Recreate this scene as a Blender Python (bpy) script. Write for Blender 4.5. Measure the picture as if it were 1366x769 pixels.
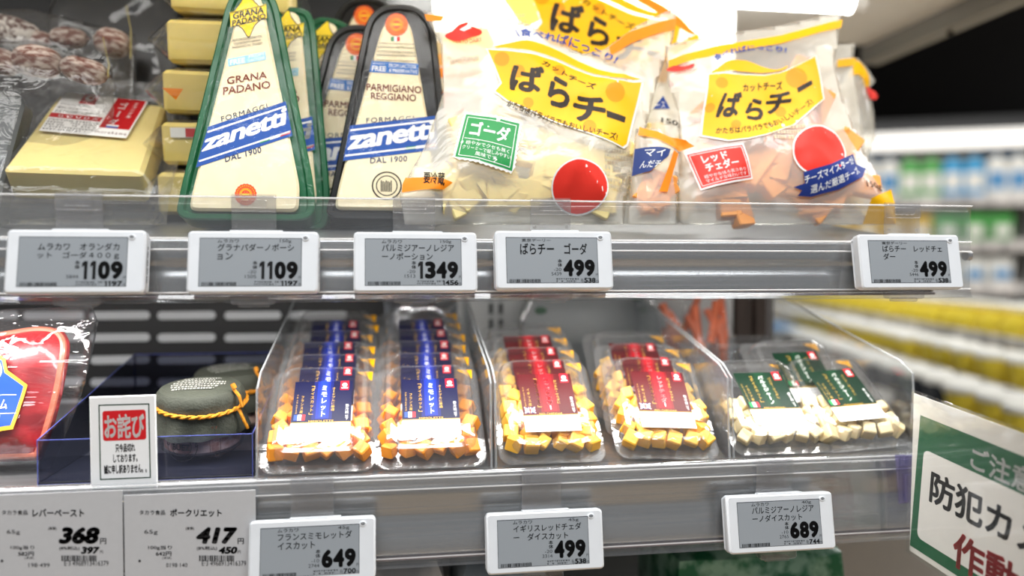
import bpy, bmesh, math, random
from math import sin, cos, tan, pi, radians as R
from mathutils import Vector, Matrix, noise

scene = bpy.context.scene
for o in list(bpy.data.objects):
    bpy.data.objects.remove(o)

# ------------------------------------------------------------------ camera
F, CX, CY = 1050.0, 683.0, 384.5
YAW, PITCH = R(8.63), R(-1.61)
EYE = Vector((0.0, -0.552, 1.30))
FW = Vector((sin(YAW) * cos(PITCH), cos(YAW) * cos(PITCH), sin(PITCH)))
RT = Vector((cos(YAW), -sin(YAW), 0.0))
UP = RT.cross(FW)
cam_data = bpy.data.cameras.new('camera')
cam = bpy.data.objects.new('camera', cam_data)
scene.collection.objects.link(cam)
cam.matrix_world = Matrix.Translation(EYE) @ Matrix((RT, UP, -FW)).transposed().to_4x4()
cam_data.sensor_width = 36.0
cam_data.lens = F / 1366 * 36
cam_data.clip_start = 0.02
cam_data.dof.use_dof = True
cam_data.dof.focus_distance = 0.575
cam_data.dof.aperture_fstop = 2.1
scene.camera = cam

# ------------------------------------------------------------------ world, lights, exposure
scene.view_settings.view_transform = 'Standard'
scene.view_settings.look = 'None'
scene.view_settings.exposure = 0.0
scene.view_settings.gamma = 1.0
scene.view_settings.use_curve_mapping = False
scene.cycles.use_denoising = True
scene.cycles.transparent_max_bounces = 48
scene.cycles.max_bounces = 10
scene.cycles.caustics_reflective = False
scene.cycles.caustics_refractive = False
scene.cycles.sample_clamp_indirect = 6.0

world = bpy.data.worlds.new('store_ambience')
scene.world = world
world.use_nodes = True
bg = world.node_tree.nodes['Background']
bg.inputs[0].default_value = (0.92, 0.96, 1.0, 1)
bg.inputs[1].default_value = 0.30


def area(name, loc, rot, sx, sy, power, col=(1, 0.98, 0.95)):
    l = bpy.data.lights.new(name, 'AREA')
    l.shape = 'RECTANGLE'
    l.size, l.size_y, l.energy, l.color = sx, sy, power, col
    o = bpy.data.objects.new(name, l)
    scene.collection.objects.link(o)
    o.location, o.rotation_euler = loc, rot
    return o


# ceiling lamps of the store above the aisle behind the photographer
area('aisle_light', (0.1, -1.3, 2.9), (R(22), 0, 0), 2.6, 0.5, 56, (0.97, 0.99, 1.0))
area('far_aisle_light', (2.6, 1.2, 2.9), (R(20), 0, R(-20)), 3.0, 0.8, 95, (1, 0.99, 0.97))
# tube along the canopy front above the upper shelf, and the strip under the upper shelf's front lip
area('canopy_tube_light', (0.0, -0.02, 1.60), (R(30), 0, 0), 1.6, 0.05, 2.25)
area('shelf_strip_light', (-0.06, 0.024, 1.2815), (R(12), 0, 0), 0.92, 0.012, 2.1, (1, 0.98, 0.95))

# ------------------------------------------------------------------ helpers: pixels to space
def ray(px, py):
    return (FW + RT * ((px - CX) / F) - UP * ((py - CY) / F)).normalized()


def at_y(px, py, Y):
    d = ray(px, py)
    return EYE + d * ((Y - EYE.y) / d.y)


class Plane:
    """A plane in the place: O a point on it, u right, v up along it, n towards the viewer."""
    def __init__(s, O, lean=0, yaw=0, roll=0, axes=None):
        s.O = Vector(O)
        if axes:
            s.u, s.v, s.n = axes
        else:
            M = Matrix.Rotation(R(yaw), 3, 'Z') @ Matrix.Rotation(R(-lean), 3, 'X')
            u, v, n = M @ Vector((1, 0, 0)), M @ Vector((0, 0, 1)), M @ Vector((0, -1, 0))
            Q = Matrix.Rotation(R(roll), 3, n)
            s.u, s.v, s.n = Q @ u, Q @ v, n

    def uv(s, px, py):
        d = ray(px, py)
        p = EYE + d * ((s.O - EYE).dot(s.n) / d.dot(s.n)) - s.O
        return (p.dot(s.u), p.dot(s.v))

    def pts(s, l):
        return [s.uv(*p) for p in l]

    def mat(s):
        return Matrix.Translation(s.O) @ Matrix((s.u, s.v, s.n)).transposed().to_4x4()


# ------------------------------------------------------------------ helpers: materials
def lin(c):
    return tuple(((x / 255) / 12.92 if x / 255 <= 0.04045 else ((x / 255 + 0.055) / 1.055) ** 2.4) for x in c) + (1,)


MATS = {}


def mat(name, c, rough=0.5, metal=0.0, spec=0.5, sss=0.0, var=0.0, scale=60, bump=0.0, bscale=80, c2=None, coat=0.0, stretch=None):
    if name in MATS:
        return MATS[name]
    m = bpy.data.materials.new(name)
    m.use_nodes = True
    nt = m.node_tree
    b = nt.nodes['Principled BSDF']
    b.inputs['Base Color'].default_value = lin(c)
    b.inputs['Roughness'].default_value = rough
    b.inputs['Metallic'].default_value = metal
    b.inputs['Specular IOR Level'].default_value = spec
    b.inputs['Coat Weight'].default_value = coat
    b.inputs['Coat Roughness'].default_value = 0.06
    if sss:
        b.inputs['Subsurface Weight'].default_value = sss
        b.inputs['Subsurface Radius'].default_value = (1, 0.6, 0.3)
        b.inputs['Subsurface Scale'].default_value = 0.004
    tc = nt.nodes.new('ShaderNodeTexCoord')
    src = tc.outputs['Object']
    if stretch:
        mp = nt.nodes.new('ShaderNodeMapping')
        mp.inputs['Scale'].default_value = stretch
        nt.links.new(src, mp.inputs[0])
        src = mp.outputs[0]
    if var or c2:
        n = nt.nodes.new('ShaderNodeTexNoise')
        n.inputs['Scale'].default_value = scale
        n.inputs['Detail'].default_value = 5
        nt.links.new(src, n.inputs['Vector'])
        r = nt.nodes.new('ShaderNodeValToRGB')
        a, z = lin(c), lin(c2) if c2 else tuple(x * (1 - var) for x in lin(c)[:3]) + (1,)
        r.color_ramp.elements[0].color, r.color_ramp.elements[1].color = z, a
        r.color_ramp.elements[0].position, r.color_ramp.elements[1].position = 0.42, 0.6
        nt.links.new(n.outputs['Fac'], r.inputs[0])
        nt.links.new(r.outputs[0], b.inputs['Base Color'])
    if bump:
        n = nt.nodes.new('ShaderNodeTexNoise')
        n.inputs['Scale'].default_value = bscale
        n.inputs['Detail'].default_value = 3
        nt.links.new(src, n.inputs['Vector'])
        bp = nt.nodes.new('ShaderNodeBump')
        bp.inputs['Strength'].default_value = bump
        bp.inputs['Distance'].default_value = 0.002
        nt.links.new(n.outputs['Fac'], bp.inputs['Height'])
        nt.links.new(bp.outputs[0], b.inputs['Normal'])
    MATS[name] = m
    return m


def film(name, tint=(255, 255, 255), haze=0.05, lo=0.03, hi=0.55, rough=0.08, bump=0.3, bscale=40, hcol=(255, 255, 255), stretch=None):
    """Clear sheet: mostly see-through, shiny at a slant, a little milky, wavy."""
    if name in MATS:
        return MATS[name]
    m = bpy.data.materials.new(name)
    m.use_nodes = True
    nt = m.node_tree
    N, Lk = nt.nodes, nt.links
    N.remove(N['Principled BSDF'])
    out = N['Material Output']
    tr = N.new('ShaderNodeBsdfTransparent')
    tr.inputs[0].default_value = lin(tint)
    gl = N.new('ShaderNodeBsdfGlossy')
    gl.inputs['Roughness'].default_value = rough
    df = N.new('ShaderNodeBsdfDiffuse')
    df.inputs[0].default_value = lin(hcol)
    lw = N.new('ShaderNodeLayerWeight')
    lw.inputs['Blend'].default_value = 0.5
    pw = N.new('ShaderNodeMath')
    pw.operation = 'POWER'
    pw.inputs[1].default_value = 3.0
    Lk.new(lw.outputs['Facing'], pw.inputs[0])
    mr = N.new('ShaderNodeMapRange')
    mr.inputs['To Min'].default_value = lo
    mr.inputs['To Max'].default_value = hi
    Lk.new(pw.outputs[0], mr.inputs['Value'])
    m1, m2 = N.new('ShaderNodeMixShader'), N.new('ShaderNodeMixShader')
    m1.inputs[0].default_value = haze
    Lk.new(tr.outputs[0], m1.inputs[1])
    Lk.new(df.outputs[0], m1.inputs[2])
    Lk.new(mr.outputs[0], m2.inputs[0])
    Lk.new(m1.outputs[0], m2.inputs[1])
    Lk.new(gl.outputs[0], m2.inputs[2])
    Lk.new(m2.outputs[0], out.inputs['Surface'])
    if bump:
        tc = N.new('ShaderNodeTexCoord')
        src = tc.outputs['Object']
        if stretch:
            mp = N.new('ShaderNodeMapping')
            mp.inputs['Scale'].default_value = stretch
            Lk.new(src, mp.inputs[0])
            src = mp.outputs[0]
        n = N.new('ShaderNodeTexNoise')
        n.inputs['Scale'].default_value = bscale
        n.inputs['Detail'].default_value = 3
        n.inputs['Distortion'].default_value = 0.8
        Lk.new(src, n.inputs['Vector'])
        bp = N.new('ShaderNodeBump')
        bp.inputs['Strength'].default_value = bump
        bp.inputs['Distance'].default_value = 0.004
        Lk.new(n.outputs['Fac'], bp.inputs['Height'])
        Lk.new(bp.outputs[0], gl.inputs['Normal'])
    MATS[name] = m
    return m


def emit(name, c, k):
    if name in MATS:
        return MATS[name]
    m = bpy.data.materials.new(name)
    m.use_nodes = True
    b = m.node_tree.nodes['Principled BSDF']
    b.inputs['Base Color'].default_value = lin(c)
    b.inputs['Emission Color'].default_value = lin(c)
    b.inputs['Emission Strength'].default_value = k
    MATS[name] = m
    return m


def ink(r, g, b, rough=0.35):
    return mat('ink_%02x%02x%02x_%d' % (r, g, b, rough * 100), (r, g, b), max(.42, rough), spec=0.22)


INK = ink(18, 18, 20, 0.6)
WHITE_INK = ink(238, 238, 236)
CLEAR = film('clear_acrylic', (250, 251, 252), 0.02, 0.05, 0.6, 0.05, 0.0)
RAIL = film('clear_price_rail', (246, 247, 248), 0.045, 0.06, 0.6, 0.09, 0.25, 12, (225, 228, 232), (0.15, 6, 6))
TRAYFILM = film('clear_tray_plastic', (247, 247, 247), 0.05, 0.09, 0.8, 0.10, 0.15, 60)
LIDFILM = film('clear_lid_film', (252, 252, 252), 0.008, 0.11, 0.6, 0.09, 0.3, 30)
LIDCALM = film('calm_lid_film', (252, 252, 252), 0.008, 0.035, 0.5, 0.09, 0.3, 30)
POUCH = film('crinkled_pouch_film', (252, 252, 252), 0.03, 0.025, 0.6, 0.08, 0.7, 38)
BAGFILM = film('milky_bag_film', (254, 253, 249), 0.29, 0.035, 0.4, 0.12, 0.5, 32, (255, 253, 246))
GLASS = film('jar_glass', (245, 245, 243), 0.02, 0.05, 0.7, 0.03, 0.0)
STEEL = mat('brushed_shelf_steel', (190, 190, 192), 0.32, 0.85, var=0.18, scale=14, stretch=(0.4, 30, 60))
WHITE_PLASTIC = mat('white_tag_plastic', (226, 230, 235), 0.42, var=0.03)


# ------------------------------------------------------------------ helpers: meshes
class MB:
    def __init__(s):
        s.v, s.f, s.mi, s.mats = [], [], [], []

    def midx(s, m):
        if m not in s.mats:
            s.mats.append(m)
        return s.mats.index(m)

    def add(s, vs, fs, m):
        b, k = len(s.v), s.midx(m)
        s.v += [tuple(x) for x in vs]
        for f in fs:
            s.f.append([b + i for i in f])
            s.mi.append(k)
        return s

    def rings(s, rings, m, cap0=True, cap1=True, closed=True):
        n = len(rings[0])
        vs = [p for r in rings for p in r]
        fs = []
        for i in range(len(rings) - 1):
            for j in range(n if closed else n - 1):
                a, b = i * n + j, i * n + (j + 1) % n
                fs.append([a, b, b + n, a + n])
        if cap0:
            fs.append(list(range(n - 1, -1, -1)))
        if cap1:
            fs.append([(len(rings) - 1) * n + j for j in range(n)])
        return s.add(vs, fs, m)

    def slab(s, outline, z0, z1, m, bev=0.0008):
        """Polygon (counter-clockwise, local xy) extruded in z, edges softened."""
        if area2(outline) < 0:
            outline = outline[::-1]
        o, i = outline, inset(outline, bev)
        r = [[(x, y, z0) for x, y in i], [(x, y, z0 + bev) for x, y in o], [(x, y, z1 - bev) for x, y in o], [(x, y, z1) for x, y in i]]
        return s.rings(r, m)

    def box(s, x0, x1, y0, y1, z0, z1, m, bev=0.0008):
        return s.slab([(x0, y0), (x1, y0), (x1, y1), (x0, y1)], z0, z1, m, bev)

    def lathe(s, prof, m, n=40, wob=None, cap0=True, cap1=True):
        rs = []
        for i, (r, z) in enumerate(prof):
            rs.append([((r + (wob(i, 2 * pi * k / n) if wob else 0)) * cos(2 * pi * k / n), (r + (wob(i, 2 * pi * k / n) if wob else 0)) * sin(2 * pi * k / n), z) for k in range(n)])
        return s.rings(rs, m, cap0, cap1)

    def tube(s, pts, r, m, n=8, closed=False):
        pts = [Vector(p) for p in pts]
        rs = []
        N = len(pts)
        for i, p in enumerate(pts):
            t = (pts[(i + 1) % N] - pts[i - 1]) if closed else (pts[min(i + 1, N - 1)] - pts[max(i - 1, 0)])
            t.normalize()
            a = t.cross(Vector((0.13, 0.21, 0.97)))
            a.normalize()
            b = t.cross(a)
            rs.append([tuple(p + (a * cos(2 * pi * k / n) + b * sin(2 * pi * k / n)) * r) for k in range(n)])
        if closed:
            rs.append(rs[0])
        return s.rings(rs, m, not closed, not closed)

    def build(s, name, parent=None, smooth=True, angle=40):
        me = bpy.data.meshes.new(name)
        me.from_pydata(s.v, [], s.f)
        for m in s.mats:
            me.materials.append(m)
        me.polygons.foreach_set('material_index', s.mi)
        me.update()
        if smooth:
            me.polygons.foreach_set('use_smooth', [True] * len(me.polygons))
            me.set_sharp_from_angle(angle=R(angle))
        return link(name, me, parent)


def link(name, me, parent=None):
    o = bpy.data.objects.new(name, me)
    scene.collection.objects.link(o)
    if parent:
        o.parent = parent
    return o


def area2(p):
    return sum(p[i - 1][0] * p[i][1] - p[i][0] * p[i - 1][1] for i in range(len(p))) / 2


def inset(p, d):
    n, out = len(p), []
    for i in range(n):
        a, b, c = Vector(p[i - 1]), Vector(p[i]), Vector(p[(i + 1) % n])
        e1, e2 = (b - a), (c - b)
        if e1.length < 1e-9 or e2.length < 1e-9:
            out.append(tuple(b)); continue
        e1.normalize(); e2.normalize()
        n1, n2 = Vector((-e1.y, e1.x)), Vector((-e2.y, e2.x))
        q = n1 + n2
        if q.length < 1e-6:
            q = n1
        q.normalize()
        out.append(tuple(b + q * (d / max(0.4, q.dot(n1)))))
    return out


def rrect(x0, y0, x1, y1, r, n=5):
    o = []
    for cx, cy, a in ((x1 - r, y1 - r, 0), (x0 + r, y1 - r, 90), (x0 + r, y0 + r, 180), (x1 - r, y0 + r, 270)):
        o += [(cx + r * cos(R(a + 90 * k / n)), cy + r * sin(R(a + 90 * k / n))) for k in range(n + 1)]
    return o


def roundpoly(p, r, n=4):
    """Corners of a polygon rounded by quadratic curves."""
    o, N = [], len(p)
    for i in range(N):
        a, b, c = Vector(p[i - 1]), Vector(p[i]), Vector(p[(i + 1) % N])
        d1, d2 = (a - b), (c - b)
        k1, k2 = min(r, d1.length * 0.45), min(r, d2.length * 0.45)
        s, e = b + d1.normalized() * k1, b + d2.normalized() * k2
        for k in range(n + 1):
            t = k / n
            o.append(tuple(s * (1 - t) ** 2 + b * 2 * t * (1 - t) + e * t * t))
    return o


def smoothline(p, n=6, closed=False):
    o, N = [], len(p)
    for i in range(N if closed else N - 1):
        g = lambda k: Vector(p[k % N] if closed else p[max(0, min(N - 1, k))])
        a, b, c, d = g(i - 1), g(i), g(i + 1), g(i + 2)
        for k in range(n):
            t = k / n
            o.append(tuple(0.5 * (2 * b + (c - a) * t + (2 * a - 5 * b + 4 * c - d) * t * t + (3 * b - a - 3 * c + d) * t ** 3)))
    if not closed:
        o.append(tuple(p[-1]))
    return o


def ell(cx, cy, rx, ry, n=28, a0=0, a1=360):
    return [(cx + rx * cos(R(a0 + (a1 - a0) * k / n)), cy + ry * sin(R(a0 + (a1 - a0) * k / n))) for k in range(n + (a1 - a0 != 360))]


_T = {}


def glyphs(s, bold=0.0, shear=0.0, sp=1.0):
    k = (s, bold, shear, sp)
    if k not in _T:
        c = bpy.data.curves.new('t', 'FONT')
        c.body, c.shear, c.space_character = s, shear, sp
        c.resolution_u = 3
        o = bpy.data.objects.new('t', c)
        me = bpy.data.meshes.new_from_object(o)
        v0 = [v.co.copy() for v in me.vertices]
        f0 = [list(p.vertices) for p in me.polygons]
        vs, fs = [], []
        for q in range(8 if bold > .02 else (4 if bold else 1)):   # heavier strokes: the glyph laid down again a hair to each side
            a = 2 * pi * q / (8 if bold > .02 else 4) + .4
            n0 = len(vs)
            vs += [v + Vector((cos(a) * bold, sin(a) * bold, 0)) for v in v0]
            fs += [[i + n0 for i in f] for f in f0]
        x0, x1 = min(v.x for v in vs), max(v.x for v in vs)
        y0, y1 = min(v.y for v in vs), max(v.y for v in vs)
        _T[k] = ([((v.x - x0) / max(1e-6, x1 - x0), (v.y - y0) / max(1e-6, y1 - y0)) for v in vs], fs, (x0, y0, x1, y1))
        bpy.data.meshes.remove(me)
        bpy.data.objects.remove(o)
        bpy.data.curves.remove(c)
    return _T[k]


def box4(x0, y0, x1, y1):
    return [(x0, y0), (x1, y0), (x1, y1), (x0, y1)]


class Print:
    """Ink on a face. tf maps the drawing's coordinates (y down) to local u, v; H(u,v) is the face's height."""
    def __init__(s, tf, H=None, base=0.0002, step=0.00007, grid=0.006, warp=None):
        s.tf, s.H, s.base, s.step, s.grid, s.warp, s.items = tf, H, base, step, grid, warp, []

    def poly(s, pts, m, L=1):
        s.items.append(([s.tf(*p) for p in pts], [list(range(len(pts)))], m, L))
        return s

    def rect(s, x0, y0, x1, y1, m, L=1):
        return s.poly(box4(x0, y0, x1, y1), m, L)

    def line(s, pts, w, m, L=2, closed=False):
        n = len(pts)
        for i in range(n if closed else n - 1):
            a, b = Vector(pts[i]), Vector(pts[(i + 1) % n])
            t = (b - a)
            if t.length < 1e-9:
                continue
            t.normalize()
            q = Vector((-t.y, t.x)) * (w / 2)
            s.poly([a + q - t * w * .3, b + q + t * w * .3, b - q + t * w * .3, a - q - t * w * .3], m, L)
        return s

    def text(s, t, q, m, L=3, bold=0.0, shear=0.0, sp=1.0):
        """Text fitted to the quad q = TL, TR, BR, BL."""
        if len(q) == 4 and not hasattr(q[0], '__len__'):
            q = box4(*q)
        vs, fs, _ = glyphs(t, bold, shear, sp)
        a, b, c, d = [Vector(p) for p in q]
        s.items.append(([s.tf(*((d * (1 - y) + a * y) * (1 - x) + (c * (1 - y) + b * y) * x)) for x, y in vs], fs, m, L))
        return s

    def arc(s, t, p0, p1, p2, h, m, L=3, bold=0.0, sp=1.0):
        """Text standing on the curve p0 p1 p2, h tall."""
        vs, fs, _ = glyphs(t, bold, 0, sp)
        p0, p1, p2 = Vector(p0), Vector(p1), Vector(p2)
        o = []
        for x, y in vs:
            p = p0 * (1 - x) ** 2 + p1 * 2 * x * (1 - x) + p2 * x * x
            d = ((p1 - p0) * (1 - x) + (p2 - p1) * x).normalized()
            o.append(s.tf(*(p + Vector((d.y, -d.x)) * h * y)))
        s.items.append((o, fs, m, L))
        return s

    def vtext(s, t, x0, y0, x1, y1, m, L=3, bold=0.0, q=None):
        n = len(t)
        for i, ch in enumerate(t):
            a, b = y0 + (y1 - y0) * i / n, y0 + (y1 - y0) * (i + 0.86) / n
            if ch == 'ー':
                s.rect(x0 + (x1 - x0) * .42, a, x0 + (x1 - x0) * .58, b, m, L)
            elif ch != ' ':   # each sign keeps its own place and size in its square
                e0, f0, e1, f1 = glyphs(ch, bold)[2]
                fx = lambda e: x0 + (x1 - x0) * e
                fy = lambda f: b - (b - a) * (f + .08) / .94
                s.text(ch, (fx(e0), fy(f1), fx(e1), fy(f0)), m, L, bold)
        return s

    def digits(s, t, x0, y0, x1, y1, m, L=3, bold=0.06):
        w = [0.66 if c == '1' else 1.0 for c in t]
        x, k = x0, (x1 - x0) / sum(w)
        for c, q in zip(t, w):
            if c == '1':   # heavy numeral one with a short flag
                s.poly([(x + k * q * (.12 + .66 * a), y0 + (y1 - y0) * b) for a, b in ((0, .13), (.42, 0), (1, 0), (1, 1), (.40, 1), (.40, .24), (0, .34))], m, L)
                x += k * q
                continue
            s.text(c, (x + k * .02, y0, x + k * q - k * .02, y1), m, L, bold)
            x += k * q
        return s

    def dashes(s, x0, y0, x1, y1, rows, m, L=3, seed=1, fill=0.72, q=None):
        """Print too fine to read: rows of broken strokes."""
        rnd = random.Random(seed)
        for r in range(rows):
            ya = y0 + (y1 - y0) * (r + 0.18) / rows
            yb = y0 + (y1 - y0) * (r + 0.74) / rows
            x, end = x0, x1 - (x1 - x0) * rnd.random() * 0.25 * (r == rows - 1)
            w = (yb - ya)
            while x < end:
                l = w * rnd.uniform(0.5, 1.0)
                if rnd.random() < fill + 0.15:
                    k = rnd.random()
                    s.rect(x, ya, min(x + l, end), ya + w * 0.28, m, L)
                    if k < 0.7:
                        s.rect(x + l * .1, ya + w * 0.55, min(x + l * .9, end), yb, m, L)
                    if k > 0.3:
                        s.rect(x + l * .35, ya, min(x + l * .6, end), yb, m, L)
                x += l * 1.25
        return s

    def barcode(s, x0, y0, x1, y1, m, L=3, seed=5):
        rnd = random.Random(seed)
        x, u = x0, (x1 - x0) / 75
        while x < x1:
            w = u * rnd.choice((1, 1, 2, 3))
            s.rect(x, y0, min(x + w, x1), y1, m, L)
            x += w + u * rnd.choice((1, 1, 2))
        return s

    def build(s, name, parent):
        bm = bmesh.new()
        lay = bm.verts.layers.float.new('lay')
        mats = []
        for vs, fs, m, L in s.items:
            if m not in mats:
                mats.append(m)
            bv = []
            for p in vs:
                v = bm.verts.new((p[0], p[1], 0))
                v[lay] = L
                bv.append(v)
            for f in fs:
                try:
                    fc = bm.faces.new([bv[i] for i in f])
                    fc.material_index = mats.index(m)
                except ValueError:
                    pass
        bm.normal_update()
        bad = [f for f in bm.faces if f.normal.z < 0]
        if bad:
            bmesh.ops.reverse_faces(bm, faces=bad)
        if s.H or s.warp:
            gridcut(bm, s.grid)
        for v in bm.verts:
            off = s.base + s.step * v[lay]
            if s.warp:
                v.co = s.warp(v.co.x, v.co.y, off)
            else:
                v.co.z = (s.H(v.co.x, v.co.y) if s.H else 0) + off
        me = bpy.data.meshes.new(name)
        bm.to_mesh(me)
        bm.free()
        for m in mats:
            me.materials.append(m)
        if s.H or s.warp:
            me.polygons.foreach_set('use_smooth', [True] * len(me.polygons))
        return link(name, me, parent)


def gridcut(bm, g):
    big = [f for f in bm.faces if len(f.verts) > 4]
    if big:
        bmesh.ops.triangulate(bm, faces=big)
    for ax in (0, 1):
        lo = min(v.co[ax] for v in bm.verts)
        hi = max(v.co[ax] for v in bm.verts)
        k = math.floor(lo / g) + 1
        while k * g < hi:
            co, no = [0, 0, 0], [0, 0, 0]
            co[ax], no[ax] = k * g, 1
            bmesh.ops.bisect_plane(bm, geom=bm.verts[:] + bm.edges[:] + bm.faces[:], dist=1e-7, plane_co=co, plane_no=no)
            k += 1


def sheet(name, outline, fn, m, parent, grid=0.005, layers=None):
    """A skin over the outline: fn(u,v) gives its height; smooth."""
    bm = bmesh.new()
    if area2(outline) < 0:
        outline = outline[::-1]
    bm.faces.new([bm.verts.new((x, y, 0)) for x, y in outline])
    gridcut(bm, grid)
    bmesh.ops.triangulate(bm, faces=[f for f in bm.faces if len(f.verts) > 4])
    fns = fn if isinstance(fn, (list, tuple)) else [fn]
    if len(fns) == 2:
        g = bmesh.ops.duplicate(bm, geom=bm.verts[:] + bm.edges[:] + bm.faces[:])
        dup = set(x for x in g['geom'] if isinstance(x, bmesh.types.BMVert))
        bmesh.ops.reverse_faces(bm, faces=[x for x in g['geom'] if isinstance(x, bmesh.types.BMFace)])
        for v in bm.verts:
            v.co.z = fns[1 if v in dup else 0](v.co.x, v.co.y)
        bmesh.ops.remove_doubles(bm, verts=bm.verts[:], dist=1e-6)
    else:
        for v in bm.verts:
            v.co.z = fns[0](v.co.x, v.co.y)
    me = bpy.data.meshes.new(name)
    bm.to_mesh(me)
    bm.free()
    me.materials.append(m)
    me.polygons.foreach_set('use_smooth', [True] * len(me.polygons))
    return link(name, me, parent)


def dist_fn(outline):
    segs = [(outline[i - 1], outline[i]) for i in range(len(outline))]
    def d(u, v):
        best = 9
        for (ax, ay), (bx, by) in segs:
            dx, dy = bx - ax, by - ay
            l2 = dx * dx + dy * dy
            t = 0 if l2 == 0 else max(0, min(1, ((u - ax) * dx + (v - ay) * dy) / l2))
            q = (u - ax - t * dx) ** 2 + (v - ay - t * dy) ** 2
            if q < best:
                best = q
        return math.sqrt(best)
    return d


def pillow(outline, T, r, wr=0.0, ws=30, seed=0, vtop=None):
    """Height of a stuffed bag over its outline: T thick, rising over r from the edge, wrinkled by wr."""
    d = dist_fn(outline)
    def H(u, v):
        k = min(1, d(u, v) / r)
        k = sin(k * pi / 2)
        t = T * k
        if vtop:
            t *= max(0.15, 1 - 0.75 * max(0, v / vtop))
        if wr:
            t += wr * k * (noise.noise((u * ws, v * ws, seed * 7.3)) + 0.6 * (0.5 - abs(noise.noise((u * ws * 2.1, v * ws * 1.3, seed * 3.1 + 5)))))
        return t
    return H


# ------------------------------------------------------------------ helpers: things
def tag(o, label=None, cat=None, group=None, kind=None):
    if label: o['label'] = label
    if cat: o['category'] = cat
    if group: o['group'] = group
    if kind: o['kind'] = kind
    return o


def thing(name, label, cat, M, group=None):
    o = bpy.data.objects.new(name, None)
    o.empty_display_size = 0.02
    scene.collection.objects.link(o)
    o.matrix_world = M
    return tag(o, label, cat, group)


def dup(r, M, label, group=None):
    c = r.copy()
    scene.collection.objects.link(c)
    c.matrix_world = M
    tag(c, label, None, group)
    for ch in KIDS[r]:
        k = ch.copy()
        scene.collection.objects.link(k)
        k.parent = c
        for g in KIDS.get(ch, []):
            e = g.copy()
            scene.collection.objects.link(e)
            e.parent = k
    return c


KIDS = {}


def note_kids(r):
    KIDS[r] = list(r.children)
    for ch in r.children:
        KIDS[ch] = list(ch.children)


def structure(o):
    o['kind'] = 'structure'
    return o


# ================================================================== THE SETTING
Z0 = EYE.z
mb = MB(); mb.box(-4, 9, -4, 9, -0.02, 0, mat('floor_tile', (236, 206, 170), 0.35, var=0.06, scale=3), 0.002)
structure(mb.build('floor'))
mb = MB(); mb.box(-4, 9, -4, 9, 3.02, 3.06, mat('ceiling_black', (20, 20, 22), 0.8, var=0.1, scale=4), 0.002)
structure(mb.build('ceiling'))
BLACK = mat('case_black', (13, 13, 15), 0.5, var=0.2, scale=30)
mb = MB(); mb.box(-4, 9, 0, 3.0, -0.05, 0, mat('store_wall_dark', (17, 17, 19), 0.7, var=0.2, scale=5), 0.002)
o = structure(mb.build('wall_far')); o.matrix_world = Matrix.Translation((0, 8.2, 0)) @ Matrix.Rotation(R(90), 4, 'X')

# back of the cooler: black panel with air slots, pale panel beside it
YB = 0.315
LEFT_X, RIGHT_X = -0.95, 0.392
mb = MB()
pl = Plane((0, YB, Z0))
slot = mat('slot_backlight_paint', (222, 224, 226), 0.6)  # pale colour stands in for light coming through the slots from behind
mb.box(LEFT_X, 0.045, -1.0, 0.305, -0.02, 0, BLACK)
for r in range(-3, 7):
    for c in range(-8, 3):
        u0, v0 = pl.uv(249 + c * 88.5, 421 + r * 29.6)
        if LEFT_X + .03 < u0 < -0.0:
            mb.slab(rrect(u0 - 0.029, v0 - 0.0042, u0 + 0.029, v0 + 0.0042, 0.0041), -0.0005, 0.0006, slot, 0.0002)
w = structure(mb.build('wall_back')); w.matrix_world = pl.mat()
mb = MB()
pale = mat('case_pale_enamel', (206, 207, 206), 0.4, var=0.04)
mb.box(0.0452, RIGHT_X, -1.0, 0.305, -0.02, 0.0, pale)
dark = ink(60, 60, 62, 0.7)
for px in (655, 668):
    for k in range(12):
        u0, v0 = pl.uv(px if k % 1 == 0 else px, 408 + k * 21 - 80)
        mb.box(u0 - 0.0022, u0 + 0.0022, v0 - 0.006, v0 + 0.006, 0, 0.0012, dark, 0.0003)
w = structure(mb.build('wall_back_panel')); w.matrix_world = pl.mat()
mb = MB()
post = mat('case_post_brown', (66, 54, 48), 0.5, var=0.25, scale=25, stretch=(6, .4, 1))
mb.box(0.0, 0.020, -1.28, 0.16, -0.03, 0.0, post); mb.box(0.022, 0.045, -1.28, 0.16, -0.03, 0.004, post)
w = tag(mb.build('corner_post'), 'dark brown upright post at the end of the cheese cooler back', 'post')
w.matrix_world = Matrix.Translation((RIGHT_X + 0.004, YB, Z0)) @ Matrix.Rotation(R(90), 4, 'X')

# canopy over the cooler, with its lamp tube and round lamp
cw = mat('canopy_white', (236, 236, 232), 0.5, var=0.02)
cg = mat('canopy_grey_trim', (122, 119, 112), 0.45, var=0.05, scale=10)
can = thing('cooler_canopy', 'white canopy with grey edge beam over the top shelf', 'canopy', Matrix.Translation((0, 0, Z0 + 0.31)))
mb = MB(); mb.box(LEFT_X, 0.69, -0.10, 0.52, 0.012, 0.09, cw, 0.003); mb.build('ceiling_panel', can)
mb = MB()
mb.slab([(-0.10, -0.012), (0.53, -0.012), (0.53, 0.09), (-0.10, 0.09)], 0.0, 0.012, cg)
mb.slab([(-0.10, -0.012), (0.53, -0.012), (0.53, 0.004), (-0.10, 0.004)], 0.012, 0.03, cg)
mb.slab([(-0.10, 0.012), (0.53, 0.012), (0.53, 0.09), (-0.10, 0.09)], 0.012, 0.04, cg)
b = mb.build('edge_beam', can)
b.matrix_local = Matrix.Translation((0.685, 0, 0)) @ Matrix(((0, 0, 1, 0), (1, 0, 0, 0), (0, 1, 0, 0), (0, 0, 0, 1)))
mb = MB(); mb.box(0.700, 0.705, 0.36, 0.366, -0.016, 0.002, INK, 0.0005); mb.build('clip', can)
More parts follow.
